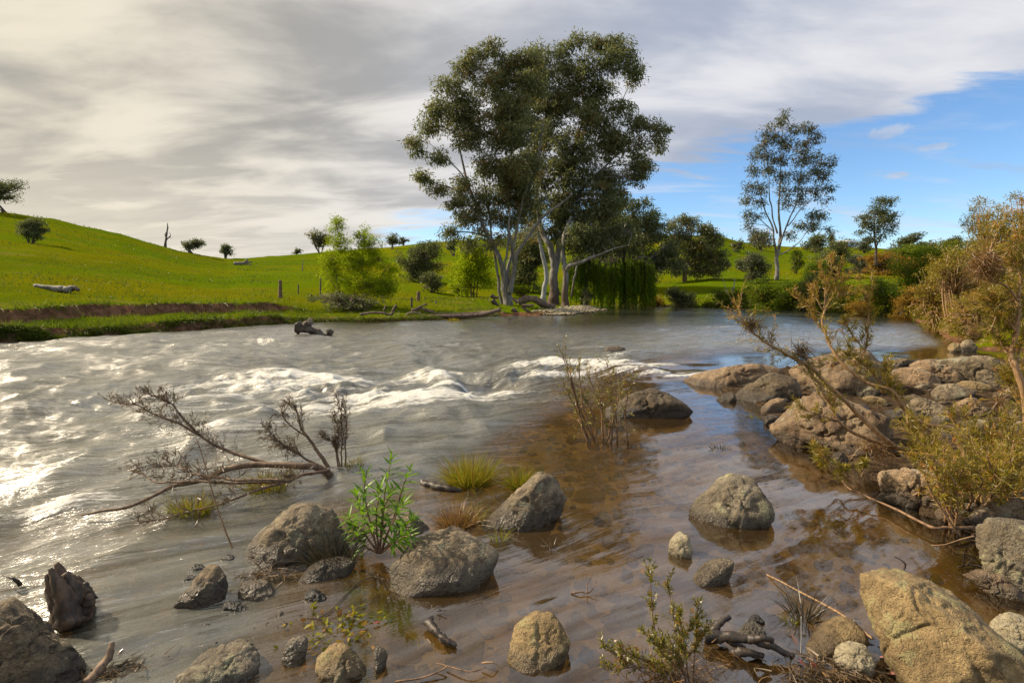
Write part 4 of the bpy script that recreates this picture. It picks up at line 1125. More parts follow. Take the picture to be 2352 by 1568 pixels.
# ------------------------------------------------------------------ rocks
_ico = {}
def ico(n):
    if n not in _ico:
        bm = bmesh.new()
        bmesh.ops.create_icosphere(bm, subdivisions=n, radius=1.0)
        bm.verts.ensure_lookup_table()
        V = np.array([v.co[:] for v in bm.verts])
        F = np.array([[v.index for v in f.verts] for f in bm.faces])
        bm.free()
        _ico[n] = (V, F)
    return _ico[n]
def hull_planes(P):
    bm = bmesh.new()
    for p in P:
        bm.verts.new(p)
    res = bmesh.ops.convex_hull(bm, input=bm.verts)
    bm.normal_update()
    c = P.mean(0)
    N, O = [], []
    for f in bm.faces:
        n = np.array(f.normal[:])
        o = n @ (np.array(f.verts[0].co[:]) - c)
        if o < 0:
            n, o = -n, -o
        if o > 1e-5:
            N.append(n)
            O.append(o)
    bm.free()
    return np.array(N), np.array(O), c
ROCKN = [0]
def rock(label, zoom, pts, mat, z0=None, thick=.55, sharp=38, rough=.05, front=.6, chip=6, cell=.02, extra=(), cat='rock', name='rock', group=None, sub=None, sink=.3, fine=.018, strata=0.0):
    """boulder whose rim, seen from the photographer's place, runs through pts; it has real depth behind and in front of that rim"""
    pp = np.array([zoom(*p) for p in pts])
    lo = pp[np.argmax(pp[:, 1])]
    cxp = pp[:, 0].mean()
    bx = np.array([cxp, lo[1]])
    if z0 is None:
        z0 = 0.0
    elif z0 == 'land':
        z0 = hit(bx[0], bx[1], 1.2)[2]
    C0 = at_z(bx[0], bx[1], z0)
    hn = ray(cxp, pp[:, 1].mean())
    n = hn / np.linalg.norm(hn)
    hn = np.array([hn[0], hn[1], 0]) / np.hypot(hn[0], hn[1])
    scl = C0[1] / FQ
    wd, ht = np.ptp(pp[:, 0]) * scl, np.ptp(pp[:, 1]) * scl
    Tk = thick * min(wd, 1.7 * ht + .15 * wd)
    M0 = C0 + hn * Tk * .5                      # the rim stands over the middle of the footprint
    def onp(x, y, o=0.0):
        r = ray(x, y)
        q = CAM + r * (((M0 - CAM) @ n) / (r @ n))
        return q + n * o
    O, low_ = [], []
    mid = pp[:, 1].mean()
    for (x, y) in pp:
        a_ = onp(x, y)
        if y > mid:
            g_ = at_z(x, y, z0)
            if (g_ - CAM) @ n < (a_ - CAM) @ n:
                a_ = g_
            low_.append(a_)
        O.append(a_)
    O, low_ = np.array(O), np.array(low_)
    c = O.mean(0)
    upm = pp[:, 1] <= mid
    pts3 = [O, c + (O[upm] - c) * .72 + hn * Tk * .75, c + (O[upm] - c) * .66 - hn * Tk * .22 * front] if front else [O, c + (O[upm] - c) * .72 + hn * Tk * .75]
    dn_ = low_[low_[:, 2] < z0 + .04].copy()
    if len(dn_) < 2:
        dn_ = low_[np.argsort(low_[:, 2])[:2]].copy()
    mxy = O.mean(0)
    dn_ = mxy + (dn_ - mxy) * np.array([.86, .86, 1])
    dn_[:, 2] = z0 - min(sink * ht, .14)
    pts3 += [dn_, dn_ + hn * Tk]
    for (x, y, o) in extra:
        pts3.append(onp(*zoom(x, y), -o * Tk * .6)[None])
    P = np.concatenate(pts3)
    N, Of, cc = hull_planes(P)
    ROCKN[0] += 1
    s = ROCKN[0]
    rk = np.random.default_rng(900 + s)
    if sharp > 20 and chip:
        cn = rk.normal(size=(chip, 3)) * .62 - n * .85 + np.array([0, 0, .45])
        cn /= np.linalg.norm(cn, axis=1)[:, None]
        hs = ((P - cc) @ cn.T).max(0)
        N = np.concatenate([N, cn])
        Of = np.concatenate([Of, hs * rk.uniform(.66, .88, chip)])
    wpx = np.ptp(pp[:, 0])
    if sub is None:
        sub = 6 if wpx > 330 else (5 if wpx > 75 else 4)
    D, F = ico(sub)
    k = np.maximum(D @ N.T, 0) / Of[None, :]
    r = (k ** sharp).sum(1) ** (-1 / sharp)
    S = (wd * ht) ** .5 * .9
    Vv_ = D * r[:, None]
    q = Vv_ / S
    dsp = rough * fbm3(q * 2.0 + s * 3.7, 5, s) + fine * fbm3(q * 9 + s, 4, s + 50, .6)
    rid = np.abs(fbm3(q * 3.3 + s * 1.7, 3, s + 9))
    dsp = dsp - .035 * np.maximum(0, .16 - rid) / .16 * (rough / .035)
    if sharp > 20:
        fp = rk.normal(size=(34, 3)) * .62
        dd_ = np.linalg.norm(q[:, None, :] + .10 * np.stack([fbm3(q * 2.4 + 5 * j, 3, s + j) for j in range(3)], 1)[:, None, :] - fp[None], axis=2)
        so_ = np.sort(dd_, axis=1)
        dsp = dsp + cell * rk.normal(size=34)[np.argmin(dd_, 1)] * sst(0, .10, so_[:, 1] - so_[:, 0]) - .022 * (1 - sst(0, .035, so_[:, 1] - so_[:, 0]))
    if strata:
        dsp = dsp + strata * vn2(q @ np.array([.3, .2, 9.0]) + 2 * fbm3(q * 1.2, 2, s), q[:, 0] * .6, s)
    # keep the rim where it is, roughen everything
    Vv_ = Vv_ + D * (dsp * S)[:, None]
    o = mk(name, Vv_ + cc, [F], MAT[mat], None, True, None, cc)
    tag(o, label, cat, group)
    return o

BW = 'brown_stone'
RK = [
 ('huge dark boulder filling the bottom left corner', Z5, [(0, 655), (60, 690), (150, 770), (300, 880), (430, 980), (560, 1090), (625, 1180), (600, 1262), (540, 1400), (-200, 1500), (-330, 1000), (-180, 690)], 'dark_stone', None, dict(thick=.5, sub=6, sharp=24)),
 ('wet dark tilted rock with pale top left of the small rounded rock', Z5, [(1130, 770), (1190, 700), (1280, 620), (1350, 540), (1420, 480), (1490, 475), (1530, 510), (1545, 580), (1510, 660), (1480, 720), (1400, 800), (1300, 830), (1200, 810)], 'dark_stone', None, dict(rough=.03)),
 ('small rounded tan rock beside the wet dark tilted rock', Z5, [(1590, 640), (1620, 600), (1720, 592), (1800, 585), (1850, 610), (1865, 660), (1820, 710), (1720, 730), (1630, 720), (1592, 690)], 'grey_stone', None, dict(sharp=15)),
 ('broad sloping boulder behind the green sapling', Z5, [(1590, 350), (1700, 250), (1830, 160), (1960, 70), (2080, 48), (2200, 70), (2352, 130), (2440, 250), (2400, 400), (2200, 460), (1950, 500), (1800, 510), (1700, 500), (1600, 430)], 'grey_stone', None, dict(sharp=24, thick=.45)),
 ('low wet brown stone left of the angular grey boulder', Z5, [(1980, 595), (2050, 520), (2150, 462), (2280, 445), (2400, 440), (2400, 520), (2250, 575), (2100, 605)], 'dark_stone', None, dict(sharp=15)),
 ('angular mossy slab at the bottom edge left of centre', Z5, [(1060, 1300), (1330, 1170), (1480, 1110), (1600, 1050), (1700, 1028), (1745, 1060), (1772, 1100), (1730, 1160), (1690, 1230), (1640, 1310), (1400, 1420), (1150, 1400)], 'lichen_stone', None, dict(thick=.5, extra=[(1420, 1150, .3), (1600, 1130, .3)])),
 ('smooth oval pebble standing on end near the bottom edge', Z5, [(1885, 1120), (1900, 1030), (1940, 970), (2000, 945), (2080, 945), (2080, 1000), (2040, 1100), (2000, 1160), (1930, 1172)], 'grey_stone', None, dict(sharp=13, rough=.015, chip=0)),
 ('orange tan pyramid shaped stone at the bottom edge', Z7, [(85, 1000), (150, 930), (240, 868), (285, 880), (350, 950), (402, 1020), (380, 1075), (290, 1105), (200, 1140), (140, 1080)], 'tan_stone', None, dict(extra=[(265, 1010, .75), (240, 900, .2)], sharp=40)),
 ('black wet lump of rock in the trickle by the angular grey boulder', Z7, [(20, 590), (60, 560), (110, 575), (165, 600), (160, 630), (80, 640), (25, 620)], 'black_stone', None, dict(rough=.09)),
 ('small black wet stone upstream of the tilted dark rock', Z5, [(1252, 512), (1320, 460), (1392, 480), (1350, 522), (1270, 535)], 'black_stone', None, dict(rough=.07)),
 ('flat black wet stone touching the tilted dark rock', Z5, [(1225, 570), (1260, 545), (1350, 543), (1340, 582), (1260, 592)], 'black_stone', None, dict(rough=.07)),
 ('black wet stone at the left foot of the sloping boulder', Z5, [(1475, 430), (1530, 402), (1610, 420), (1590, 452), (1520, 456)], 'black_stone', None, dict(rough=.07)),
 ('black wet stone wedged below the small rounded tan rock', Z5, [(1470, 745), (1530, 720), (1640, 735), (1720, 750), (1720, 790), (1600, 800), (1500, 790)], 'black_stone', None, dict(rough=.09)),
 ('thin black sliver of rock in the white trickle', Z5, [(1305, 925), (1350, 880), (1410, 860), (1425, 880), (1360, 920)], 'black_stone', None, dict(rough=.05)),
 ('big angular grey boulder with a mossy left end right of the sapling', Z7, [(512, 430), (560, 390), (630, 350), (650, 330), (740, 300), (820, 285), (900, 250), (960, 240), (1050, 265), (1150, 275), (1195, 310), (1170, 390), (1130, 440), (1060, 530), (1050, 555), (940, 580), (850, 575), (700, 600), (640, 610), (555, 595), (520, 490)], 'grey_stone', None, dict(chip=3, extra=[(870, 530, .75), (630, 370, .5), (830, 300, .25), (1060, 500, .5)], sharp=80, thick=.55, front=0, rough=.012, cell=.012, fine=.012)),
 ('grey log shaped rock with upturned end beside the yellow grass tufts', Z7, [(1055, 160), (1130, 90), (1250, 30), (1330, -20), (1370, -80), (1420, -130), (1460, -130), (1520, -100), (1545, -40), (1588, 30), (1560, 110), (1480, 160), (1400, 200), (1300, 225), (1180, 220), (1080, 205)], 'grey_stone', None, dict(extra=[(1380, -60, .5)], sharp=30, chip=0)),
 ('small orange topped rock behind the green sapling', Z7, [(600, 130), (640, 98), (690, 140), (770, 190), (740, 235), (660, 245), (610, 195)], BW, None, {}),
 ('sandy rock half awash at the bottom centre', Z7, [(1240, 810), (1290, 765), (1350, 725), (1440, 700), (1500, 715), (1570, 800), (1612, 880), (1560, 935), (1510, 995), (1450, 1045), (1350, 1068), (1260, 1060), (1218, 985)], 'tan_stone', None, dict(sharp=24, thick=.6, chip=3)),
 ('narrow pale pebble upright beside the orange tan stone', Z7, [(430, 915), (450, 880), (490, 890), (522, 930), (500, 980), (470, 1035), (445, 1045), (434, 985)], 'grey_stone', None, dict(sharp=24, rough=.015, chip=0)),
 ('small white topped stone alone in the calm shallows', Z9, [(108, 335), (130, 260), (160, 220), (195, 225), (230, 260), (268, 310), (268, 385), (220, 412), (155, 395)], 'pale_stone', None, dict(rough=.06)),
 ('smooth oval stone barely breaking the calm water', Z9, [(250, 535), (280, 480), (350, 430), (450, 405), (545, 410), (530, 490), (490, 545), (400, 585), (300, 588)], 'grey_stone', None, dict(sharp=13, rough=.012, chip=0)),
 ('dome shaped rough grey rock alone in the calm pool', Z8, [(225, 1190), (270, 1100), (350, 1040), (420, 980), (490, 945), (560, 955), (640, 970), (700, 1000), (740, 1060), (790, 1150), (792, 1200), (750, 1250), (690, 1290), (560, 1300), (400, 1285), (280, 1250)], 'lichen_stone', None, dict(rough=.055, extra=[(480, 1040, .4), (600, 1050, .35)], sharp=24, thick=.5)),
 ('large tan slab leaning at the bottom right', Z9, [(1300, 590), (1310, 490), (1340, 474), (1450, 500), (1600, 540), (1700, 570), (1800, 630), (1950, 690), (2050, 760), (2150, 880), (2300, 970), (2420, 1050), (2450, 1350), (1750, 1350), (1600, 1190), (1480, 1030), (1420, 900), (1350, 720)], 'tan_stone', None, dict(extra=[(1640, 600, .5), (1850, 740, .6), (2100, 960, .7), (1500, 900, .6)], sharp=90, thick=.42, sub=6, rough=.014, fine=.016, chip=0, front=0, cell=.012)),
 ('yellowish rounded rock behind the leaning tan slab', Z9, [(2105, 830), (2160, 762), (2250, 743), (2330, 770), (2420, 810), (2460, 960), (2300, 975), (2150, 910)], 'pale_stone', 0.05, dict(sharp=15)),
 ('mottled lichen covered boulder on the right picture edge', Z9, [(2020, 215), (2080, 160), (2200, 143), (2352, 158), (2470, 175), (2520, 400), (2470, 640), (2340, 610), (2250, 550), (2150, 515), (2120, 440), (2070, 370), (2085, 300), (2040, 260)], 'lichen_stone', 0.02, dict(rough=.05, sharp=40)),
 ('smooth brown egg shaped rock at the foot of the leaning slab', Z9, [(955, 965), (980, 900), (1040, 840), (1120, 800), (1220, 788), (1320, 818), (1385, 870), (1410, 930), (1350, 970), (1200, 1015), (1050, 1035), (980, 1010)], 'tan_stone', 0.0, dict(sharp=13, rough=.02)),
 ('small pale blocky rock in front of the egg shaped rock', Z9, [(1140, 995), (1160, 950), (1230, 938), (1320, 958), (1380, 985), (1428, 1050), (1410, 1105), (1370, 1130), (1280, 1100), (1180, 1060)], 'pale_stone', 0.03, dict(sharp=40)),
 ('small mossy lump between driftwood and sedge', Z9, [(540, 875), (600, 820), (660, 803), (710, 840), (748, 905), (700, 925), (600, 918)], 'lichen_stone', None, dict(rough=.06)),
 ('small dark stone left of the green sedge', Z9, [(608, 805), (630, 765), (680, 758), (725, 800), (680, 820)], 'black_stone', None, dict(rough=.07)),
 ('orange thin slab tucked under the mottled boulder', Z9, [(1945, 490), (2100, 468), (2200, 510), (2340, 600), (2400, 660), (2200, 600), (2050, 525)], BW, None, dict(thick=.3)),
 ('reddish wet lump below the flat brown slab', Z9, [(1775, 105), (1830, 68), (1882, 90), (1885, 145), (1830, 160)], BW, None, dict(rough=.06)),
 ('small olive stone behind the mottled boulder', Z9, [(1870, 110), (1950, 50), (2050, 48), (2090, 95), (1950, 130)], 'grey_stone', 0.02, dict(sharp=15)),
 ('sloping brown boulder behind the mottled boulder', Z9, [(1900, 160), (2000, 110), (2150, 60), (2250, 5), (2352, -40), (2440, -30), (2440, 170), (2100, 165)], BW, 0.05, {}),
 ('flat brown slab jutting into the calm water', Z8, [(1375, 935), (1420, 918), (1650, 922), (1850, 930), (1970, 1000), (1930, 1100), (1800, 1175), (1720, 1165), (1600, 1125), (1500, 1050), (1400, 975)], BW, None, dict(extra=[(1600, 960, .4)], thick=.4, sharp=60, strata=.01)),
 ('low brown rock standing in mid stream behind the twiggy water shrub', Z6, [(1765, 540), (1800, 480), (1900, 420), (2000, 380), (2060, 366), (2130, 385), (2200, 430), (2280, 460), (2335, 505), (2250, 540), (2150, 552), (2000, 556), (1850, 556)], 'dark_stone', None, dict(rough=.05, extra=[(2150, 430, .4), (1950, 440, .3)])),
 ('flat topped rock at the lip of the rapids', Z8, [(175, 352), (280, 300), (400, 280), (520, 278), (620, 250), (670, 238), (760, 255), (850, 270), (900, 310), (700, 350), (560, 385), (400, 400), (260, 388)], BW, None, dict(rough=.05, thick=.6)),
 ('lichen patched mound right of the rock at the rapids', Z8, [(530, 440), (600, 380), (680, 320), (770, 283), (860, 310), (960, 350), (1010, 420), (860, 465), (700, 490), (600, 492), (540, 475)], 'dark_stone', None, dict(rough=.05)),
 ('small dark rock at the left foot of the lichen mound', Z8, [(412, 468), (450, 440), (530, 420), (545, 472), (490, 485)], 'dark_stone', None, {}),
 ('small round rock leaning on the largest boulder', Z8, [(690, 525), (740, 480), (800, 443), (860, 460), (850, 525), (800, 565), (710, 565)], BW, None, {}),
 ('small dark block under the largest boulder left corner', Z8, [(705, 575), (760, 560), (815, 570), (790, 610), (710, 630)], 'dark_stone', None, {}),
 ('largest brown boulder of the right shore', Z8, [(725, 645), (800, 580), (830, 490), (920, 430), (1020, 418), (1200, 440), (1330, 450), (1480, 510), (1550, 570), (1620, 680), (1650, 800), (1500, 845), (1350, 845), (1290, 825), (1180, 785), (1080, 765), (960, 775), (900, 740), (800, 700)], BW, None, dict(extra=[(1150, 550, .5), (1140, 740, .7), (900, 560, .4)], sharp=40, thick=.5, sub=6, rough=.04, strata=.012)),
 ('brown boulder behind the leaning bottlebrush stems', Z8, [(850, 270), (920, 230), (1000, 240), (1100, 180), (1180, 160), (1300, 150), (1400, 190), (1480, 260), (1510, 400), (1400, 450), (1200, 450), (1000, 410), (900, 350)], BW, 'land', dict(rough=.05)),
 ('arched dark faced rock in the middle of the right shelf', ZS, [(690, 480), (780, 440), (880, 440), (1000, 468), (1150, 510), (1230, 560), (1258, 625), (1200, 645), (1000, 630), (830, 580), (720, 550)], BW, 'land', dict(thick=.9, strata=.012)),
 ('ridged rock behind the arched dark faced rock', ZS, [(870, 420), (960, 370), (1100, 353), (1220, 375), (1350, 440), (1475, 570), (1400, 590), (1240, 560), (1150, 510), (1000, 470)], BW, 'land', dict(thick=.9)),
 ('pale broad rock sheet at the back of the right shelf', ZS, [(1150, 360), (1400, 340), (1560, 315), (1750, 308), (1850, 350), (1920, 450), (1960, 610), (1700, 580), (1480, 575), (1380, 470), (1280, 400)], 'grey_stone', 'land', dict(thick=.5, front=.3)),
 ('low rock at the back edge of the shelf by the inlet', ZS, [(580, 400), (680, 365), (800, 348), (960, 350), (920, 410), (750, 440), (620, 430)], BW, 'land', dict(thick=.8)),
 ('long loaf shaped rock in front of the small rock pool', ZS, [(1345, 615), (1430, 580), (1560, 583), (1700, 608), (1810, 660), (1750, 700), (1550, 692), (1400, 655)], 'tan_stone', 'land', dict(thick=.8, sharp=15)),
 ('flat brown rock overhanging a dark hollow mid shelf', ZS, [(1105, 690), (1180, 640), (1300, 618), (1450, 640), (1610, 695), (1560, 750), (1400, 770), (1250, 790), (1130, 770)], BW, 'land', dict(thick=.8)),
 ('little flat stone by the white trickle on the shelf', ZS, [(935, 645), (1000, 613), (1100, 618), (1145, 642), (1050, 668), (960, 668)], BW, 'land', dict(thick=.9)),
 ('rounded brown rock below the overhanging flat rock', ZS, [(1345, 840), (1400, 780), (1500, 748), (1600, 760), (1690, 830), (1730, 900), (1600, 970), (1450, 945), (1360, 890)], BW, 'land', dict(sharp=24)),
 ('wedge shaped grey topped rock in the shelf centre', ZS, [(845, 840), (920, 770), (1000, 757), (1100, 790), (1250, 830), (1360, 930), (1330, 970), (1100, 965), (900, 935), (870, 890)], 'grey_stone', 'land', {}),
 ('brown angular rock at the right end of the rock pool', ZS, [(1870, 700), (1960, 640), (2060, 615), (2110, 700), (2000, 755), (1900, 722)], BW, 'land', {}),
 ('low mottled rock below the rock pool', ZS, [(1730, 710), (1830, 688), (1950, 700), (2050, 765), (1950, 815), (1800, 795)], 'dark_stone', 'land', {}),
 ('low reddish rock behind the largest boulder', ZS, [(380, 760), (480, 733), (580, 750), (690, 805), (650, 850), (520, 825)], BW, 'land', dict(sharp=15)),
 ('pale greenish slab right of the largest boulder', ZS, [(680, 920), (760, 858), (850, 878), (910, 945), (800, 985), (710, 985)], 'grey_stone', 'land', {}),
 ('small olive loaf of rock below the wedge shaped rock', ZS, [(1080, 975), (1200, 938), (1330, 958), (1360, 1025), (1200, 1035), (1110, 1015)], 'grey_stone', 'land', dict(sharp=15)),
 ('small golden rock under the bent bottlebrush limb', ZS, [(1140, 1140), (1200, 1070), (1310, 1058), (1400, 1090), (1350, 1140), (1220, 1182)], 'tan_stone', 'land', {}),
 ('smooth grey slab right of the bent bottlebrush limb', ZS, [(1460, 1000), (1600, 972), (1745, 1000), (1750, 1090), (1600, 1105), (1465, 1075)], 'grey_stone', 'land', dict(sharp=15)),
 ('grey rock at the right picture edge above the shrubs', ZS, [(1840, 1070), (1950, 1010), (2110, 998), (2130, 1095), (1950, 1105)], 'grey_stone', 'land', {}),
 ('pale round rock deep in the right shrubs', ZS, [(1735, 1270), (1850, 1218), (1980, 1240), (2010, 1330), (1880, 1390), (1770, 1345)], 'pale_stone', 'land', {}),
 ('lichen slab propped behind the largest boulder', ZS, [(225, 710), (270, 600), (380, 548), (520, 590), (570, 690), (500, 755), (350, 745)], 'grey_stone', 'land', {}),
 ('left one of the two round rocks across the inlet', ZS, [(1275, 245), (1340, 180), (1420, 180), (1445, 265), (1350, 285)], BW, None, {}),
 ('right one of the two round rocks across the inlet', ZS, [(1395, 190), (1480, 143), (1570, 150), (1610, 235), (1560, 280), (1430, 275)], 'grey_stone', None, {}),
 ('pale stone half hidden among the lower shrub stems', ZS, [(1110, 1400), (1200, 1358), (1300, 1380), (1330, 1460), (1200, 1485), (1125, 1455)], 'grey_stone', 'land', {}),
 ('stone at the right edge under the shrub foliage', ZS, [(1870, 1415), (2000, 1350), (2110, 1380), (2120, 1490), (1950, 1490)], 'pale_stone', 'land', {}),
 ('wet grey stone in the gap under the largest boulder', ZS, [(60, 1400), (110, 1330), (190, 1310), (260, 1380), (250, 1440), (150, 1450)], 'dark_stone', None, {}),
 ('brown rock poking from the far rapids', Z6, [(1760, 150), (1800, 128), (1870, 122), (1930, 140), (1900, 160), (1800, 160)], 'dark_stone', None, {}),
 ('small pale boulder at the foot of the left bank', Z4, [(445, 70), (465, 58), (495, 62), (498, 80), (460, 84)], BW, None, {}),
 ('pale stone on the left bank behind the river snag', ZI, [(45, 1060), (60, 1042), (82, 1045), (88, 1068), (60, 1075)], 'pale_stone', 'land', {}),
 ('flat pink stone at the foot of the multi stemmed gum', ZI, [(1380, 1045), (1405, 1035), (1432, 1040), (1430, 1052), (1390, 1053)], 'pale_stone', None, {}),
]
for (lb, zm, pts, mt, z0, kw) in RK:
    g_ = 'rocks on the right shelf' if zm is ZS else ('rocks standing in the river' if z0 is None else 'rocks of the near right shore')
    if zm is ZS and mt == BW:
        mt = ('brown_stone', 'grey_stone', 'brown_stone', 'tan_stone', 'dark_stone')[len(lb) % 5]
    rock(lb, zm, pts, mt, z0, group=g_, **kw)

# stones lying wholly under the clear shallows
for (lb, zm, x, y, w, h) in [
    ('sunken square stone in the shallows right of the angular boulder', Z7, 1520, 500, 150, 130),
    ('sunken pale slab under the water by the half awash rock', Z7, 1000, 830, 190, 120),
    ('sunken yellow leaf shaped stone left of the dead wood in the shallows', Z7, 600, 840, 170, 50),
    ('sunken flat stone under the heath shrub', Z7, 1620, 1020, 130, 60),
    ('sunken tan slab left of the mossy lump', Z9, 470, 1060, 260, 110),
    ('sunken oval stone below the lone dome rock', Z9, 620, 640, 200, 90),
    ('sunken dark stone in the calm pool centre', Z9, 1000, 330, 130, 50),
    ('sunken stone beside the flat brown slab', Z9, 1130, 190, 150, 50),
    ('sunken brown stone in front of the yellow tufts', Z6, 1700, 930, 190, 70),
    ('sunken amber stone below the twiggy water shrub', Z6, 1640, 760, 170, 50),
    ('sunken orange stone right of the log shaped rock', Z7, 1850, 180, 160, 70)]:
    a = at_z(*zm(x, y), -.08)
    k = a[1] / FQ * (zm(1, 0)[0] - zm(0, 0)[0])
    D, F = ico(4)
    ROCKN[0] += 1
    s = ROCKN[0]
    q = np.sign(D) * np.abs(D) ** .8
    Vr = q * np.array([w * k * .5, h * k * .5 * 2.0, .055]) * (1 + .22 * fbm3(D * 1.3 + s, 4, s))[:, None]
    bz = gz(a[0], a[1])
    c = np.array([a[0], a[1], min(bz + .01, -.075)])
    o = mk('sunken_stone', Vr + c, [F], MAT['submerged_stone'], None, True, None, c)
    tag(o, lb, 'stone', 'stones under the clear shallows')

# pebbles strewn over the bed and the near shore, and the gravel of the spit
def pebbles(name, label, P, size, mat, flat=.55):
    D, F = ico(1)
    n = len(P)
    sc = size[:, None, None] * np.array([1, .8, flat])[None, None] * (1 + .25 * R.normal(size=(n, 1, 3)))
    an = R.uniform(0, 6.28, n)
    V = D[None] * (1 + .15 * R.normal(size=(n, len(D), 1))) * sc
    x = V[..., 0] * np.cos(an)[:, None] - V[..., 1] * np.sin(an)[:, None]
    y = V[..., 0] * np.sin(an)[:, None] + V[..., 1] * np.cos(an)[:, None]
    V = np.stack([x, y, V[..., 2]], -1) + P[:, None, :]
    F = (F[None] + np.arange(n)[:, None, None] * len(D)).reshape(-1, 3)
    o = mk(name, V.reshape(-1, 3), [F], MAT[mat])
    tag(o, label, 'gravel', None, 'stuff')
n = 2600
x, y = R.uniform(-2.6, 4.5, n), 1.7 + 5.0 * R.random(n) ** 1.6
s, dn, df = river(x, y)
m = (s < -.25)
x, y = x[m], y[m]
pebbles('bed_pebbles', 'brown pebbles scattered over the sandy bed of the shallows', np.stack([x, y, ground(x, y) + .004], 1), np.minimum(np.clip(R.lognormal(-3.55, .6, len(x)), .008, .10), np.maximum(.01, -.7 * ground(x, y))), 'submerged_stone')
n = 420
ang, rad_ = R.uniform(0, 6.283, n), R.uniform(.75, 1.5, n)
ctr = np.array([at_z(*q)[:2] for q in (Z5(1340, 760), Z5(1720, 720), Z5(1900, 500), Z5(2150, 590), Z7(760, 560), Z7(100, 620), Z5(1500, 1180), Z5(600, 1180), Z9(1250, 1050), Z9(650, 900), Z7(250, 1080), Z9(1650, 1150))])
j = R.integers(0, len(ctr), n)
x, y = ctr[j, 0] + np.cos(ang) * rad_ * .20 + R.normal(size=n) * .03, ctr[j, 1] + np.sin(ang) * rad_ * .15 + R.normal(size=n) * .03
sz = np.clip(R.lognormal(-3.75, .5, n), .010, .055)
pebbles('wet_cobbles', 'small wet stones washed in between the foreground rocks', np.stack([x, y, np.maximum(ground(x, y) + sz * .3, -.6 * sz)], 1), sz, 'dark_stone', .6)
n = 1300
x, y = R.uniform(.8, 13, n), R.uniform(1.6, 11.5, n)
s, dn, df = river(x, y)
m = (s > -.1) & (dn < df) & (np.abs(x / y) < 1.15)
x, y = x[m], y[m]
pebbles('shore_cobbles', 'brown cobbles packed between the rocks of the right shore', np.stack([x, y, ground(x, y) + .01], 1), np.clip(R.lognormal(-2.95, .5, len(x)), .02, .13), 'dark_stone')
n = 1500
a, b = at_z(1265, 724), at_z(1365, 712)
tt = R.random(n)
x = a[0] * (1 - tt) + b[0] * tt + R.normal(size=n) * .5
y = a[1] * (1 - tt) + b[1] * tt + R.uniform(-.3, 2.2, n)
zz_ = np.maximum(ground(x, y), .0) + .05
pebbles('spit_gravel', 'pale gravel heaped at the tip of the spit under the gums', np.stack([x, y, zz_], 1), np.clip(R.lognormal(-2.6, .4, n), .04, .18), 'pale_stone', .4)
# ------------------------------------------------------------------ shrubs, driftwood and grass of the foreground
def ribbons(G, P, D, L, W, bend, tint, seg=3):
    """grass blades: narrow ribbons that arch over"""
    P, D = np.asarray(P, float), np.asarray(D, float)
    n = len(P)
    D = D / (np.linalg.norm(D, axis=1)[:, None] + 1e-9)
    L = np.broadcast_to(np.asarray(L, float), (n,))[:, None]
    W = np.broadcast_to(np.asarray(W, float), (n,))[:, None]
    sd = np.cross(D, R.normal(size=(n, 3)))
    sd /= np.linalg.norm(sd, axis=1)[:, None] + 1e-9
    hb = D * np.array([1, 1, 0]) + R.normal(size=(n, 3)) * np.array([.25, .25, 0])
    bend = np.broadcast_to(np.asarray(bend, float), (n,))[:, None]
    rowsv = []
    for i in range(seg + 1):
        s = i / seg
        c = P + D * L * s + (hb * .8 + np.array([0, 0, -.75])) * bend * L * s * s
        w = W * (1 - .92 * s ** 1.5) * .5
        rowsv += [c - sd * w, c + sd * w]
    V = np.stack(rowsv, 1).reshape(-1, 3)
    m = 2 * (seg + 1)
    F = []
    for i in range(seg):
        F.append(np.arange(n)[:, None] * m + np.array([[2 * i, 2 * i + 1, 2 * i + 3, 2 * i + 2]]))
    G.add(V, np.concatenate(F), np.repeat(np.broadcast_to(np.asarray(tint, float), (n,)), m))

def tuft(name, label, zm, x, y, w, h, n, mat, dry=.2, spread=.55, z=0.0, bend=.45, wk=1.0, cat='grass tuft', group=None):
    p = at_z(*zm(x, y), z)
    k = p[1] / FQ * (zm(1, 0)[0] - zm(0, 0)[0])
    wm, hm = w * k, h * k
    G = Geo()
    a, r = R.uniform(0, 6.283, n), R.random(n) ** .5
    P = p + np.stack([np.cos(a) * r * wm * .36, np.sin(a) * r * wm * .30, np.full(n, -.02)], 1)
    D = np.stack([np.cos(a) * r * spread, np.sin(a) * r * spread, np.ones(n)], 1) + R.normal(size=(n, 3)) * .18
    ti = np.clip(np.where(R.random(n) < dry, R.uniform(.78, 1, n), R.uniform(.05, .68, n)), 0, 1)
    ribbons(G, P, D, hm * R.uniform(.5, 1.15, n), max(.0045, .0011 * p[1]) * wk, bend * R.uniform(.3, 1.3, n), ti)
    o = G.build(name, MAT[mat], None, p)
    tag(o, label, cat, group)
    return o

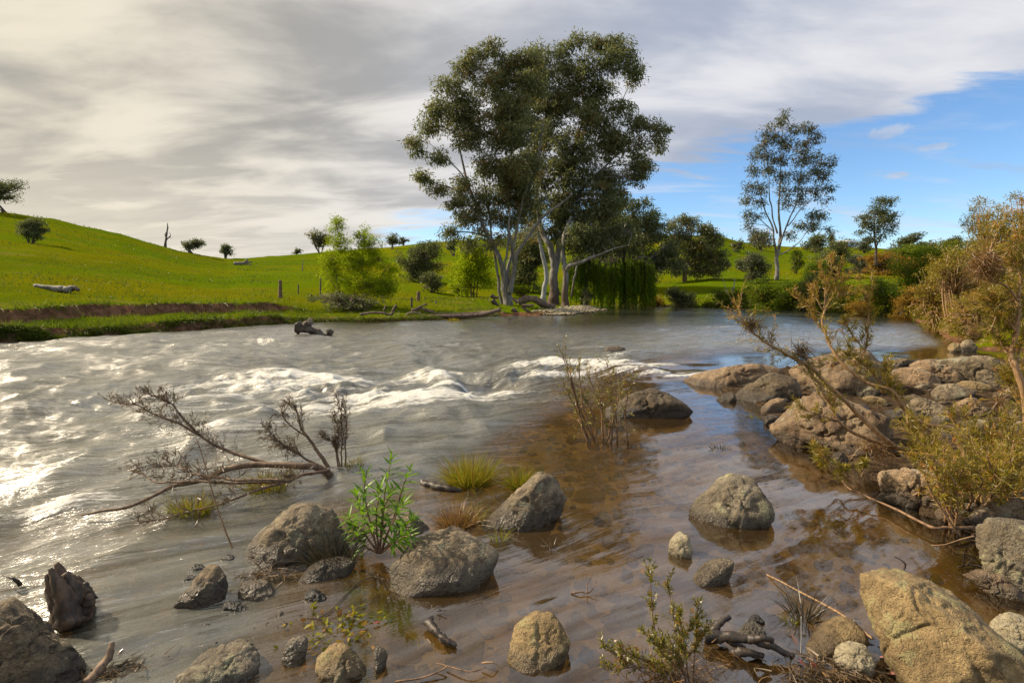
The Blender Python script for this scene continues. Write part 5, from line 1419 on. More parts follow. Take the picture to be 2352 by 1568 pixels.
class Shrub:
    def __init__(s, name, label, base, cat, bark, leaf, group=None):
        s.base = np.asarray(base, float)
        s.root = empty(name, s.base)
        tag(s.root, label, cat, group)
        s.bark, s.leaf = MAT[bark], MAT[leaf]
        s.tw, s.lv, s.k = Geo(), Geo(), 0
    def limb(s, P, r0, r1, part='branch', sides=7, wig=.01, n=7):
        P = spline(P, n)
        k = np.linspace(0, 1, len(P))
        ln = np.linalg.norm(P[-1] - P[0])
        s.k += 1
        P = P + np.stack([fbm2(k * 6 + s.k, k * 0, 2, 15), fbm2(k * 6, k * 0 + s.k, 2, 16), fbm2(k * 6 + 9, k * 0 + s.k, 2, 17)], 1) * ln * wig * np.minimum(k * 5, 1)[:, None]
        g = Geo()
        g.tube(P, np.linspace(r0, r1, len(P)) , sides, .5, .18, s.k)
        g.build(part, s.bark, s.root, s.base)
        return P
    def dress(s, P, f0, n, ln, L, W, per, r=.0025, spread=.7, up=.25, tint=None, tip=10, ang=.8):
        """side twigs from the part of P beyond f0, each set with narrow leaves"""
        m = len(P)
        for i in range(n):
            f = f0 + (1 - f0) * R.random()
            j = min(m - 2, int(f * (m - 1)))
            a = P[j] + (P[j + 1] - P[j]) * R.random()
            tg = P[min(m - 1, j + 2)] - P[max(0, j - 1)]
            tg = tg / (np.linalg.norm(tg) + 1e-9)
            d = tg * .8 + R.normal(size=3) * spread + np.array([0, 0, up])
            d /= np.linalg.norm(d)
            l = ln * R.uniform(.5, 1.2)
            b1 = a + d * l * .5 + R.normal(size=3) * l * .05
            d2 = d + np.array([0, 0, up * .6]) + R.normal(size=3) * .2
            b = b1 + d2 / np.linalg.norm(d2) * l * .5
            s.tw.twigs([a, b1], [b1, b], np.array([r, r * .75]), np.array([r * .75, r * .4]))
            q = R.random(per) ** .7
            pts = np.where(q[:, None] < .5, a + (b1 - a) * q[:, None] * 2, b1 + (b - b1) * (q[:, None] * 2 - 1))
            dl = d2[None] / np.linalg.norm(d2) * ang + R.normal(size=(per, 3)) * .55
            ti = np.clip((R.random() ** 1.3 * 1.5 if tint is None else tint) * .62 + R.normal(size=per) * .18, 0, 1)
            s.lv.leaves(pts, dl, L * R.uniform(.6, 1.2, per), W, ti, .15)
        if tip:
            tg = P[-1] - P[-3]
            tg = tg / (np.linalg.norm(tg) + 1e-9)
            q = R.integers(int(m * .75), m, tip)
            s.lv.leaves(P[q], tg + R.normal(size=(tip, 3)) * .6, L * R.uniform(.6, 1.2, tip), W, np.clip(.35 + R.normal(size=tip) * .2, 0, 1), .15)
    def done(s, leafname='foliage'):
        if s.tw.n:
            tag(s.tw.build('twigs', s.bark, s.root, s.base), None, None, None, 'stuff')
        if s.lv.n:
            tag(s.lv.build(leafname, s.leaf, s.root, s.base), None, None, None, 'stuff')
        return s.root
def path(zm, pts, d0, d1=None):
    d1 = d0 if d1 is None else d1
    n = len(pts)
    return [at_d(*zm(x, y), d0 + (d1 - d0) * i / max(1, n - 1)) for i, (x, y) in enumerate(pts)]

# ---- leaning bottlebrush over the right rocks
b0 = at_d(*ZR(1300, 1330), 4.1)
S = Shrub('leaning_bottlebrush', 'bottlebrush shrub with long bare stems leaning left over the boulders', (b0[0], b0[1], gz(b0[0], b0[1])), 'shrub', 'tan_twig', 'bottlebrush_leaf')
LB = dict(L=.050, W=.0066)
S.limb([S.base - np.array([0, 0, .05])] + path(ZR, [(1270, 1305), (1130, 1255), (1000, 1205), (890, 1160)], 4.1, 4.15), .042, .026)
P = S.limb(path(ZR, [(890, 1160), (800, 1080), (700, 970), (580, 860), (480, 760), (370, 700), (280, 650), (180, 580), (110, 500), (88, 430)], 4.15, 4.5), .024, .004)
S.dress(P, .45, 34, .19, per=17, **LB)
S.dress(P, .62, 22, .24, per=10, up=.5, **LB)
P = S.limb(path(ZR, [(890, 1160), (740, 1110), (600, 1020), (550, 930), (500, 830), (440, 740)], 4.15, 4.3), .018, .004)
S.dress(P, .40, 26, .16, per=24, **LB)
P = S.limb(path(ZR, [(600, 1020), (520, 1000), (440, 970), (390, 950)], 4.2, 4.25), .007, .003)
S.dress(P, .3, 12, .12, per=24, **LB)
P = S.limb(path(ZR, [(1290, 1260), (1230, 1130), (1180, 1050), (1050, 1030), (960, 960), (880, 860), (760, 820), (640, 740), (585, 660), (540, 580), (518, 490), (525, 420)], 4.15, 4.75), .026, .007)
S.dress(P, .25, 22, .15, per=18, **LB)
S.dress(P, .5, 12, .12, per=14, up=.4, **LB)
for q in ([(520, 440), (540, 350), (560, 230), (555, 180)], [(525, 430), (590, 330), (640, 275), (700, 285)], [(520, 450), (480, 380), (460, 330)], [(530, 450), (600, 370), (680, 360)], [(518, 470), (450, 430), (380, 370)], [(525, 420), (530, 300), (500, 215)], [(525, 430), (570, 320), (620, 210)], [(520, 560), (470, 480), (455, 430)]):
    P2 = S.limb(path(ZR, q, 4.75, 4.85), .006, .002, 'branch', 5)
    S.dress(P2, .2, 22, .10, L=.042, W=.005, per=16, tint=1.2, up=.5, spread=.45)
P = S.limb(path(ZR, [(700, 770), (740, 660), (745, 560), (755, 450), (770, 330), (775, 240)], 4.6, 4.8), .009, .003)
S.dress(P, .15, 46, .11, L=.045, W=.006, per=16, tint=1.0, up=.5, spread=.5)
P = S.limb(path(ZR, [(740, 660), (690, 600), (650, 540), (625, 500)], 4.65, 4.75), .006, .003)
S.dress(P, .2, 22, .11, per=20, **LB)
P = S.limb(path(ZR, [(830, 880), (800, 800), (740, 740), (680, 690), (640, 680)], 4.5, 4.6), .010, .004)
S.dress(P, .2, 40, .16, per=22, **LB)
P = S.limb(path(ZR, [(960, 960), (900, 880), (850, 800), (845, 720)], 4.4, 4.5), .008, .003)
S.dress(P, .15, 34, .13, per=18, L=.055, W=.007, tint=1.0)
S.done()
b0 = at_z(*ZF(1120, 690), .02)
S = Shrub('low_branch', 'thin brown branch drooping into the calm water with three leafy tips', b0, 'branch', 'twig_bark', 'bottlebrush_leaf')
P = S.limb([at_z(*ZF(x, y), z) for x, y, z in ((1130, 690, .05), (1000, 695, .06), (860, 690, .05), (760, 695, .05), (600, 620, .05), (470, 550, .05), (320, 480, .05), (200, 430, .06), (80, 370, .07), (0, 340, .08))] + [at_d(*ZR(x, y), 3.75) for x, y in ((600, 1320), (540, 1260), (470, 1190))], .011, .004, wig=.004)
S.dress(P, .88, 14, .09, per=22, **LB)
for q in ([(690, 1390), (660, 1320), (600, 1260)], [(700, 1390), (720, 1310), (725, 1260)], [(560, 1290), (540, 1230), (490, 1170)]):
    P2 = S.limb(path(ZR, q, 3.55, 3.6), .005, .003, 'branch', 5)
    S.dress(P2, .5, 9, .08, per=24, **LB)
S.done()

# ---- shrubs rooted among the right rocks
def stemmy(name, label, zm, bx, by, z0, tops, d, r=.009, n=26, per=20, ln=.13, leaf='bottlebrush_leaf', L=.046, W=.0062, bark='tan_twig', f0=.3, tint=None, lean=.15, cat='shrub', group=None, up=.35):
    b = at_d(*zm(bx, by), d)
    if z0 is not None:
        b[2] = z0
    S = Shrub(name, label, b, cat, bark, leaf, group)
    for (x, y) in tops:
        e = at_d(*zm(x, y), d + R.uniform(-1, 1) * lean)
        st = b + R.normal(size=3) * np.array([.05, .05, 0])
        m_ = st * .5 + e * .5 + R.normal(size=3) * .04 * np.linalg.norm(e - st)
        P = S.limb([st - np.array([0, 0, .03]), m_, e], r, r * .35, 'stem', 6)
        S.dress(P, f0, n, ln, L, W, per, up=up, tint=tint)
    return S.done()
gr = 'bottlebrush shrubs among the right rocks'
stemmy('bottlebrush', 'bottlebrush shrub with pale straight stems in front of the flat brown slab', ZR, 1190, 1560, None, [(1020, 1250), (1090, 1230), (1150, 1150), (1200, 1200), (1240, 1280), (1110, 1330), (1060, 1190)], 3.1, n=15, per=16, group=gr)
stemmy('bottlebrush', 'orange brown bottlebrush clump below the bent limb', ZR, 1090, 1290, None, [(960, 1030), (1000, 1080), (1040, 1130), (975, 1150), (1090, 1130), (1020, 1040)], 3.9, n=15, tint=.9, group=gr)
stemmy('bottlebrush', 'dense green gold bottlebrush mound in the middle of the right shrubs', ZR, 1330, 1500, None, [(1210, 1210), (1300, 1130), (1380, 1200), (1260, 1300), (1450, 1230), (1340, 1300), (1220, 1400), (1450, 1350), (1160, 1300)], 3.3, n=19, per=15, ln=.17, group=gr, lean=.35)
stemmy('bottlebrush', 'bottlebrush shrub with tall thin tips rising over the grey slab', ZR, 1330, 1300, None, [(1170, 970), (1270, 960), (1330, 1080), (1230, 1090), (1380, 1120), (1440, 1000), (1400, 1060)], 3.8, n=14, group=gr)
stemmy('bottlebrush', 'yellow green bottlebrush at the right edge above the mottled boulder', ZR, 1520, 1500, None, [(1440, 1160), (1520, 1120), (1590, 1200), (1480, 1300), (1560, 1340), (1400, 1270), (1620, 1150), (1390, 1400)], 3.2, n=19, per=15, ln=.17, group=gr, lean=.35)
stemmy('bottlebrush', 'right edge bottlebrush standing behind the yellow green one', ZR, 1500, 1330, None, [(1480, 1000), (1540, 960), (1420, 1130), (1560, 1080), (1590, 1010), (1500, 1120)], 3.9, n=17, per=15, ln=.17, group=gr, lean=.35)
# tall edge shrub with flood debris
b0 = at_d(*ZR(1590, 1060), 4.9)
S = Shrub('edge_bottlebrush', 'tall bottlebrush on the right edge holding tangled flood debris', (b0[0], b0[1], gz(b0[0], b0[1])), 'shrub', 'tan_twig', 'bottlebrush_leaf')
T0 = S.limb([S.base] + path(ZR, [(1568, 900), (1520, 740), (1510, 690), (1530, 560), (1540, 450), (1535, 360)], 4.9, 5.1), .032, .016)
S.dress(T0, .35, 34, .22, per=22, **LB)
for q, r0, nn in (([(1540, 400), (1480, 320), (1400, 290), (1340, 220), (1310, 130)], .013, 34), ([(1540, 380), (1560, 250), (1568, 120)], .012, 34), ([(1400, 300), (1390, 150), (1420, 60), (1440, -10)], .008, 18), ([(1520, 740), (1560, 600), (1580, 520)], .014, 26), ([(1510, 700), (1460, 640), (1430, 560), (1420, 480)], .012, 40), ([(1530, 560), (1470, 480), (1400, 430), (1340, 430)], .010, 40), ([(1535, 380), (1450, 400), (1380, 360)], .008, 30), ([(1568, 880), (1500, 820), (1470, 760)], .010, 30), ([(1570, 960), (1530, 880), (1540, 780), (1580, 700)], .010, 30), ([(1560, 300), (1520, 200), (1480, 140)], .009, 34), ([(1420, 480), (1400, 560), (1440, 620)], .006, 26), ([(1570, 960), (1520, 900), (1490, 830), (1520, 800)], .008, 26)):
    P = S.limb(path(ZR, q, 5.0, 5.15), r0, .003, 'branch', 6)
    S.dress(P, .2, nn, .16, per=22, **LB)
S.done()
def debris(label, zm, x, y, w, h, d, n, mat='dry_blade'):
    G = Geo()
    c = at_d(*zm(x, y), d)
    k = d / FQ * (zm(1, 0)[0] - zm(0, 0)[0])
    P = c + R.normal(size=(n, 3)) * np.array([w * k * .28, w * k * .22, h * k * .28])
    D = R.normal(size=(n, 3)) + np.array([.5, 0, -.5])
    ribbons(G, P, D, R.uniform(.05, .16, n), .005, R.uniform(-.4, .6, n), R.random(n), 3)
    o = G.build('flood_debris', MAT[mat], None, c)
    tag(o, label, 'debris', 'dry flood debris caught in shrubs')
debris('big rusty wad of dry flood debris caught high in the right edge shrub', ZR, 1360, 200, 130, 130, 5.0, 900)
debris('orange wad of flood debris in the thicket above the inlet', ZR, 1305, 540, 90, 90, 12.5, 500)
debris('dark debris knot on the far left tip of the leaning bottlebrush', ZR, 145, 518, 60, 50, 4.45, 200, 'dead_leaf')
debris('dark debris knot on the middle of the leaning bottlebrush', ZR, 405, 660, 70, 80, 4.35, 300, 'dead_leaf')
debris('straw coloured debris wad low at the right above the grey slab', ZR, 1435, 925, 40, 40, 4.3, 160)
debris('rusty debris under the fork of the leaning bottlebrush', ZR, 800, 1170, 150, 60, 4.15, 260)

# ---- twiggy shrub standing in the water
for (lb, bx, by, tops) in (
    ('left stem cluster of the twiggy green shrub standing in the stream', 1740, 625, [(1520, 120), (1560, 180), (1590, 260), (1640, 240), (1540, 330), (1600, 370), (1660, 420)]),
    ('right stem cluster of the twiggy reddish shrub standing in the stream', 1838, 628, [(1800, 210), (1750, 330), (1690, 260), (1830, 320), (1900, 320), (1960, 310), (1880, 400)])):
    stemmy('water_shrub', lb, Z6, bx, by, -.05, tops, 5.0, r=.010, n=13, per=10, ln=.15, leaf='heath_leaf', L=.032, W=.010, bark='twig_bark', f0=.25, group='twiggy shrubs in the stream', up=.45)
# ---- dead branch washed up on the left
b0 = at_z(*ZB(1830, 800))
S = Shrub('fallen_branch', 'dead fallen branch with dry twigs lying across the left shallows', b0, 'branch', 'brown_wood', 'dead_leaf')
DB = dict(L=.055, W=.006, r=.002)
S.limb([b0 - np.array([0, 0, .05])] + [at_z(*ZB(x, y), z) for x, y, z in ((1700, 760, .10), (1500, 745, .14), (1200, 740, .15), (1000, 775, .14), (850, 840, .12), (700, 885, .12), (560, 912, .12), (250, 1070, .09), (0, 1115, .07), (-150, 1140, .05))], .030, .006, wig=.004)
P = S.limb(path(ZB, [(1330, 735), (1050, 650), (870, 570), (780, 510), (640, 420), (500, 370), (380, 310), (280, 255), (120, 250)], 4.15, 4.35), .015, .003)
S.dress(P, .12, 95, .16, per=10, **DB)
P = S.limb(path(ZB, [(780, 510), (690, 420), (600, 310), (555, 262), (470, 215), (370, 180)], 4.25, 4.35), .011, .004)
S.dress(P, .5, 34, .12, per=13, **DB)
P = S.limb([at_z(*ZB(x, y), .15) for x, y in ((1480, 865), (1100, 880), (800, 882), (600, 885), (450, 860), (330, 820), (250, 790))], .012, .003)
S.dress(P, .4, 26, .12, per=8, **DB)
P = S.limb([at_z(*ZB(x, y), .2) for x, y in ((1450, 860), (1000, 842), (750, 800), (580, 745), (450, 760))], .010, .003)
S.dress(P, .2, 56, .14, per=10, up=.4, **DB)
P = S.limb(path(ZB, [(1790, 760), (1700, 620), (1630, 525), (1570, 430), (1540, 320), (1460, 190)], 4.22, 4.3), .017, .003)
S.dress(P, .45, 30, .13, per=8, **DB)
P = S.limb(path(ZB, [(1630, 525), (1520, 450), (1450, 390), (1430, 330)], 4.25, 4.3), .008, .003)
S.dress(P, .3, 18, .10, per=8, **DB)
P = S.limb(path(ZB, [(1740, 760), (1560, 660), (1420, 570), (1290, 440)], 4.22, 4.28), .011, .003)
S.dress(P, .25, 50, .13, per=12, **DB)
for q in ([(1900, 795), (1890, 640), (1900, 480), (1890, 330), (1850, 180)], [(1920, 795), (1925, 600), (1930, 420), (1915, 260)], [(1870, 795), (1850, 650), (1820, 560), (1730, 540)], [(1890, 795), (1860, 640), (1870, 480), (1830, 350)]):
    P = S.limb(path(ZB, q, 4.2, 4.25), .008, .002, 'branch', 5)
    S.dress(P, .25, 26, .10, per=8, up=.6, spread=.45, **DB)
P = S.limb([at_z(*ZB(x, y), z) for x, y, z in ((1800, 785, .08), (1600, 825, .09), (1480, 870, .09), (1200, 970, .09), (900, 1050, .08), (600, 1130, .07), (300, 1210, .06))], .014, .003)
S.dress(P, .2, 70, .14, per=8, up=.5, **DB)
S.done()
S = Shrub('leaning_stick', 'thin straight stick standing up from the sloping boulder foot', at_z(*ZB(1135, 1560)), 'stick', 'twig_bark', 'dead_leaf')
S.limb(path(ZB, [(1140, 1575), (1060, 1440), (980, 1240), (900, 1010), (840, 800), (755, 540)], 2.85, 3.0), .006, .0025, 'shaft', 6, .003)
S.done()
for (lb, x, y, w, h, n, mt, dr) in [
    ('yellow green sedge tuft under the fallen branch left end', 720, 1140, 300, 260, 420, 'sedge_blade', .3),
    ('olive grass tuft under the middle of the fallen branch', 1320, 930, 340, 240, 360, 'sedge_blade', .3),
    ('small dark sedge tuft at the root end of the fallen branch', 2010, 770, 130, 170, 160, 'sedge_blade', .4),
    ('tiny sedge sprig right of the root end of the fallen branch', 2130, 760, 60, 70, 40, 'sedge_blade', .2)]:
    tuft('sedge_tuft', lb, ZB, x, y, w, h, n, mt, dr, group='grass tufts in the shallows')
for (lb, zm, x, y, w, h, n, mt, dr) in [
    ('largest golden sedge tuft in the middle of the shallows', Z6, 1000, 930, 320, 250, 800, 'sedge_blade', .35),
    ('smaller golden sedge tuft touching the log shaped rock', Z6, 1300, 945, 190, 170, 420, 'sedge_blade', .3),
    ('rusty dry grass tuft in front of the log shaped rock', Z7, 930, 170, 270, 170, 560, 'dry_blade', .35),
    ('small green grass sprig at the left end of the log shaped rock', Z7, 1030, 150, 120, 150, 70, 'sedge_blade', .1),
    ('thin green blades against the middle of the log shaped rock', Z7, 1165, 260, 90, 160, 36, 'sedge_blade', .1),
    ('few upright dark rush stems in front of the log shaped rock', Z7, 1480, 310, 50, 110, 16, 'dark_sedge', .3),
    ('dark wiry grass spilling over the sloping boulder', Z5, 2250, 430, 420, 420, 260, 'dark_sedge', .4),
    ('dark spiky rush tuft beside the straw coloured stick', Z9, 960, 750, 240, 300, 90, 'dark_sedge', .3),
    ('little green sprout at the foot of the spiky rush', Z9, 880, 800, 100, 90, 50, 'sedge_blade', .0),
    ('fresh green grass clump at the bottom right corner', Z9, 2290, 1160, 170, 170, 140, 'grass_blade', .1),
    ('short green sprouts near the pinkish leaves bottom left', Z5, 930, 1250, 170, 110, 90, 'sedge_blade', .2),
    ('green moss sprig on the left end of the angular boulder', Z7, 640, 470, 110, 100, 70, 'grass_blade', .1),
    ('thin reeds standing in the calm water by the small round rock', Z8, 645, 578, 90, 45, 30, 'sedge_blade', .3),
    ('soggy dark grass clump alone in the calm water', Z8, 440, 770, 160, 60, 70, 'dark_sedge', .5),
    ('golden grass clump at the waterline before the gum roots', ZI, 1030, 1066, 90, 34, 110, 'sedge_blade', .4)]:
    tuft('sedge_tuft', lb, zm, x, y, w, h, n, mt, dr, group='grass tufts in the shallows')

# ---- leafy willow sapling: every leaf a piece of its own
def leaf_mesh():
    prof = [(0, 0), (.12, .055), (.32, .105), (.55, .095), (.8, .045), (1, 0)]
    V, F = [], []
    for (t_, w_) in prof:
        zc = -.12 * t_ * t_
        V += [(t_, -w_, zc + .35 * w_), (t_, 0, zc), (t_, w_, zc + .35 * w_)]
    for i in range(len(prof) - 1):
        a = i * 3
        F += [(a, a + 3, a + 4, a + 1), (a + 1, a + 4, a + 5, a + 2)]
    me = bpy.data.meshes.new('leaf')
    me.from_pydata(V, [], F)
    at = me.attributes.new('tint', 'FLOAT', 'POINT')
    at.data.foreach_set('value', [.45] * len(V))
    for p_ in me.polygons:
        p_.use_smooth = True
    return me
lms = []
for tv in (.15, .35, .5, .68, .9):
    me = leaf_mesh()
    me.attributes['tint'].data.foreach_set('value', [tv] * len(me.vertices))
    me.materials.append(MAT['bright_leaf'])
    lms.append(me)
b0 = at_z(*Q(872, 1275), .02)
S = Shrub('willow_sapling', 'bright green leafy willow sapling between the sloping and angular boulders', b0, 'sapling', 'twig_bark', 'bright_leaf')
from mathutils import Matrix
nleaf = 0
for q in ([(868, 1270), (850, 1190), (838, 1130), (842, 1080)], [(872, 1270), (880, 1180), (890, 1100), (902, 1040)], [(874, 1270), (905, 1190), (925, 1120), (945, 1075)], [(870, 1270), (840, 1230), (812, 1200), (795, 1185)], [(874, 1270), (910, 1230), (935, 1205), (950, 1190)], [(871, 1270), (865, 1200), (868, 1150), (875, 1110)], [(868, 1270), (835, 1250), (815, 1225), (800, 1215)], [(872, 1270), (892, 1220), (915, 1170), (930, 1150)], [(870, 1270), (850, 1215), (825, 1165), (820, 1130)], [(874, 1270), (900, 1250), (925, 1235), (945, 1230)], [(871, 1270), (878, 1220), (884, 1160), (905, 1120)]):
    d0 = b0[1]
    dd = d0 + R.uniform(-.22, .22)
    P = S.limb(path(Q, q, d0, dd), .0065, .002, 'stem', 6)
    m = len(P)
    for i in range(25):
        f = .28 + .72 * (i + R.random() * .6) / 25
        j = min(m - 2, int(f * (m - 1)))
        a = P[j]
        tg = P[min(m - 1, j + 2)] - P[max(0, j - 1)]
        tg /= np.linalg.norm(tg)
        an = i * 2.4
        sd = np.cross(tg, [.3, .8, .1]); sd /= np.linalg.norm(sd)
        s2 = np.cross(tg, sd)
        rad_ = sd * math.cos(an) + s2 * math.sin(an)
        op = .95 - .5 * f
        d = Vector(tg * (1 - op) + rad_ * op + R.normal(size=3) * .15).normalized()
        upv = Vector((rad_ * -.3) + np.array([0, 0, 1.0]))
        y_ = upv.cross(d).normalized()
        z_ = d.cross(y_)
        ll = R.uniform(.075, .115) * (1.15 - .35 * f)
        M_ = Matrix(((d.x, y_.x, z_.x, 0), (d.y, y_.y, z_.y, 0), (d.z, y_.z, z_.z, 0), (0, 0, 0, 1))) @ Matrix.Diagonal((ll, ll, ll, 1))
        lo = bpy.data.objects.new('leaf', lms[int(np.clip(R.normal() * 1.2 + 1.8, 0, 4))])
        COL.objects.link(lo)
        lo.parent = S.root
        M_.translation = Vector(a - S.base)
        lo.matrix_local = M_
S.done()

# ---- heath shrub at the bottom edge
b0 = at_z(*Q(1580, 1560), 0)
S = Shrub('heath_shrub', 'small leaved heath shrub with reddish stems at the bottom edge', b0, 'shrub', 'twig_bark', 'heath_leaf')
for (x, y) in ((1490, 1305), (1532, 1325), (1603, 1390), (1625, 1450), (1470, 1440), (1425, 1490), (1375, 1480), (1390, 1540), (1560, 1400), (1590, 1430), (1510, 1480), (1455, 1530), (1540, 1470), (1500, 1540)):
    dd = b0[1] + R.uniform(-.12, .12)
    bb = b0 + np.array([R.normal() * .05, R.normal() * .03, -.02])
    e = at_d(x, y, dd)
    P = S.limb([bb, bb * .55 + e * .45 + np.array([(e[0] - bb[0]) * .12, 0, .02]), e], .0035, .0015, 'stem', 5)
    S.dress(P, .35, 24, .05, L=.020, W=.0055, per=11, r=.0011, up=.6, spread=.55)
S.done()
G = Geo()
P = b0 + np.stack([R.normal(size=320) * .10 - .04, R.normal(size=320) * .05, np.abs(R.normal(size=320)) * .05], 1)
ribbons(G, P, R.normal(size=(320, 3)) + np.array([0, 0, .5]), R.uniform(.04, .11, 320), .003, R.uniform(-.4, .6, 320), R.random(320))
tag(G.build('dry_litter', MAT['dry_blade'], None, b0), 'rusty dry litter heaped at the foot of the heath shrub', 'litter', None, 'stuff')

# ------------------------------------------------------------------ driftwood, twigs, sticks
def stick(name, label, zm, pts, r0, r1, mat='twig_bark', z=.015, d=None, cat='twig', sides=7, lump=.25, group=None, wig=.006, more=()):
    P0 = [at_z(*zm(*p[:2]), p[2] if len(p) > 2 else z) if d is None else at_d(*zm(*p[:2]), d) for p in pts]
    b = np.asarray(P0[0], float)
    root = None
    def seg(Pn, ra, rb, par, k):
        P = spline(Pn, 7)
        kk = np.linspace(0, 1, len(P))
        P = P + np.stack([fbm2(kk * 5 + k, kk * 0, 2, 81), kk * 0, fbm2(kk * 5 + k + 9, kk * 0, 2, 82)], 1) * np.linalg.norm(P[-1] - P[0]) * wig
        g = Geo()
        g.tube(P, np.linspace(ra, rb, len(P)) * (1 + .12 * fbm2(kk * 9, kk * 0 + k, 2, 83)), sides, .5, lump, k)
        return g
    if more:
        root = empty(name, b)
        seg(P0, r0, r1, root, 1).build('shaft', MAT[mat], root, b)
        for i, m_ in enumerate(more):
            Pm = [at_z(*zm(*p[:2]), p[2] if len(p) > 2 else z) if d is None else at_d(*zm(*p[:2]), d) for p in m_]
            seg(Pm, r0 * .7, r1 * .8, root, i + 5).build('fork', MAT[mat], root, b)
    else:
        root = seg(P0, r0, r1, None, len(label)).build(name, MAT[mat], None, b)
    tag(root, label, cat, group)
    return root
sg = 'sticks and twigs in the shallows'
stick('driftwood_log', 'charred split driftwood log beside the heath shrub', Z9, [(350, 895, .03), (480, 890, .05), (620, 905, .06), (760, 945, .05), (890, 1010, .03)], .024, .012, 'wet_wood', cat='driftwood', lump=.3, sides=10, wig=.03, more=[[(620, 905, .06), (700, 900, .09), (770, 905, .08)], [(480, 890, .05), (520, 930, .03), (600, 960, .01)]])
stick('driftwood_log', 'short wet driftwood stub rising behind the charred log', Z9, [(380, 880, .02), (430, 810, .06), (505, 765, .08)], .022, .010, 'wet_wood', cat='driftwood', lump=.35, sides=9, wig=.03)
stick('driftwood_log', 'dark wet wood lump in front of the charred log', Z9, [(540, 990, .01), (620, 985, .03), (700, 1010, .01)], .02, .012, 'wet_wood', cat='driftwood', lump=.35, sides=9, wig=.03)
stick('driftwood_log', 'black waterlogged log left of the golden sedge tuft', Z6, [(715, 935, .02), (790, 945, .03), (870, 960, .03), (950, 975, .01)], .035, .018, 'wet_wood', cat='driftwood', lump=.4, sides=9)
stick('driftwood_log', 'dark wet wood pieces left of the half awash rock', Z7, [(755, 740, .03), (790, 790, .03), (830, 830, .025), (915, 885, .01)], .022, .010, 'wet_wood', cat='driftwood', lump=.6, sides=8)
stick('straw_stick', 'long straw coloured stick pointing to the leaning slab', Z9, [(712, 490, -.01), (800, 530, .02), (940, 605, .03), (1200, 745, .06), (1400, 900, .07)], .0035, .005, 'tan_twig', group=sg, wig=.002)
stick('white_straw', 'short upright white straw before the spiky rush', Z9, [(950, 1000), (952, 880), (951, 762)], .003, .002, 'white_wood', d=1.95, group=sg, wig=0)
stick('bent_twig', 'bent black twig standing in the calm water by the leaning slab', Z9, [(1585, 490), (1605, 440), (1590, 415), (1540, 385)], .006, .002, 'wet_wood', d=2.55, group=sg)
stick('forked_twig', 'small forked brown twig in the middle of the calm shallows', Z7, [(1595, 575, .005), (1650, 568, .015), (1690, 575, .01), (1725, 545, .03), (1742, 505, .05)], .004, .002, 'twig_bark', group=sg, more=[[(1690, 575, .01), (1690, 520, .05), (1715, 470, .08)], ])
stick('thin_twig', 'long thin reddish twig at the bottom edge left of the sandy rock', Z7, [(560, 1095, .01), (720, 1070, .01), (860, 1010, .02), (800, 985, .02)], .004, .002, 'twig_bark', group=sg)
stick('thin_twig', 'arched thin twig touching the sandy half awash rock', Z7, [(860, 1002, .01), (1000, 1035, .02), (1090, 1010, .02)], .003, .002, 'twig_bark', group=sg)
stick('thin_twig', 'short pale curled twig left of the sandy half awash rock', Z7, [(1070, 985, .02), (1130, 982, .03), (1165, 1000, .01)], .004, .002, 'tan_twig', group=sg)
stick('thin_twig', 'tiny dark twig star above the wet wood pieces', Z7, [(805, 680, .01), (860, 675, .02)], .003, .002, 'wet_wood', group=sg, more=[[(830, 678, .01), (815, 665, .03)]])
stick('bent_twig', 'pale curved twig over the water at the mottled boulder', ZF, [(1120, 770, .06), (1000, 800, .05), (860, 845, .03), (735, 850, .01)], .005, .002, 'tan_twig', group=sg)
stick('bent_twig', 'dark forked twig in the brown pool by the mottled boulder', ZF, [(1240, 1055, .01), (1100, 1030, .01), (975, 1045, .01)], .006, .003, 'wet_wood', group=sg, more=[[(1020, 1035, .01), (1030, 975, .08), (1030, 920, .12)], [(1060, 1025, .01), (1105, 975, .06)]])
stick('river_twig', 'dark hooked twig in the flow at the left edge', Z5, [(20, 535, .06), (90, 560, .06), (135, 600, .01)], .004, .01, 'wet_wood', group=sg)
stick('river_twig', 'small floating dark bark strip left of the tilted dark rock', Z5, [(540, 478, .01), (590, 458, .02), (642, 455, .01)], .008, .004, 'wet_wood', group=sg)
stick('river_twig', 'tiny black twig in the trickle right of the splintered stump', Z5, [(805, 840, .01), (865, 862, .01)], .006, .003, 'wet_wood', group=sg)
stick('bark_curl', 'curled strip of brown bark beside the corner boulder', Z5, [(750, 985, .10), (730, 1080, .06), (660, 1180, .03), (580, 1270, .02)], .010, .022, 'brown_wood', cat='driftwood', sides=8)
stick('thin_twig', 'dark twigs lying across the shade under the sapling', Z7, [(430, 480, .01), (330, 520, .01), (150, 700, .005), (20, 720, .0)], .003, .002, 'wet_wood', group=sg)
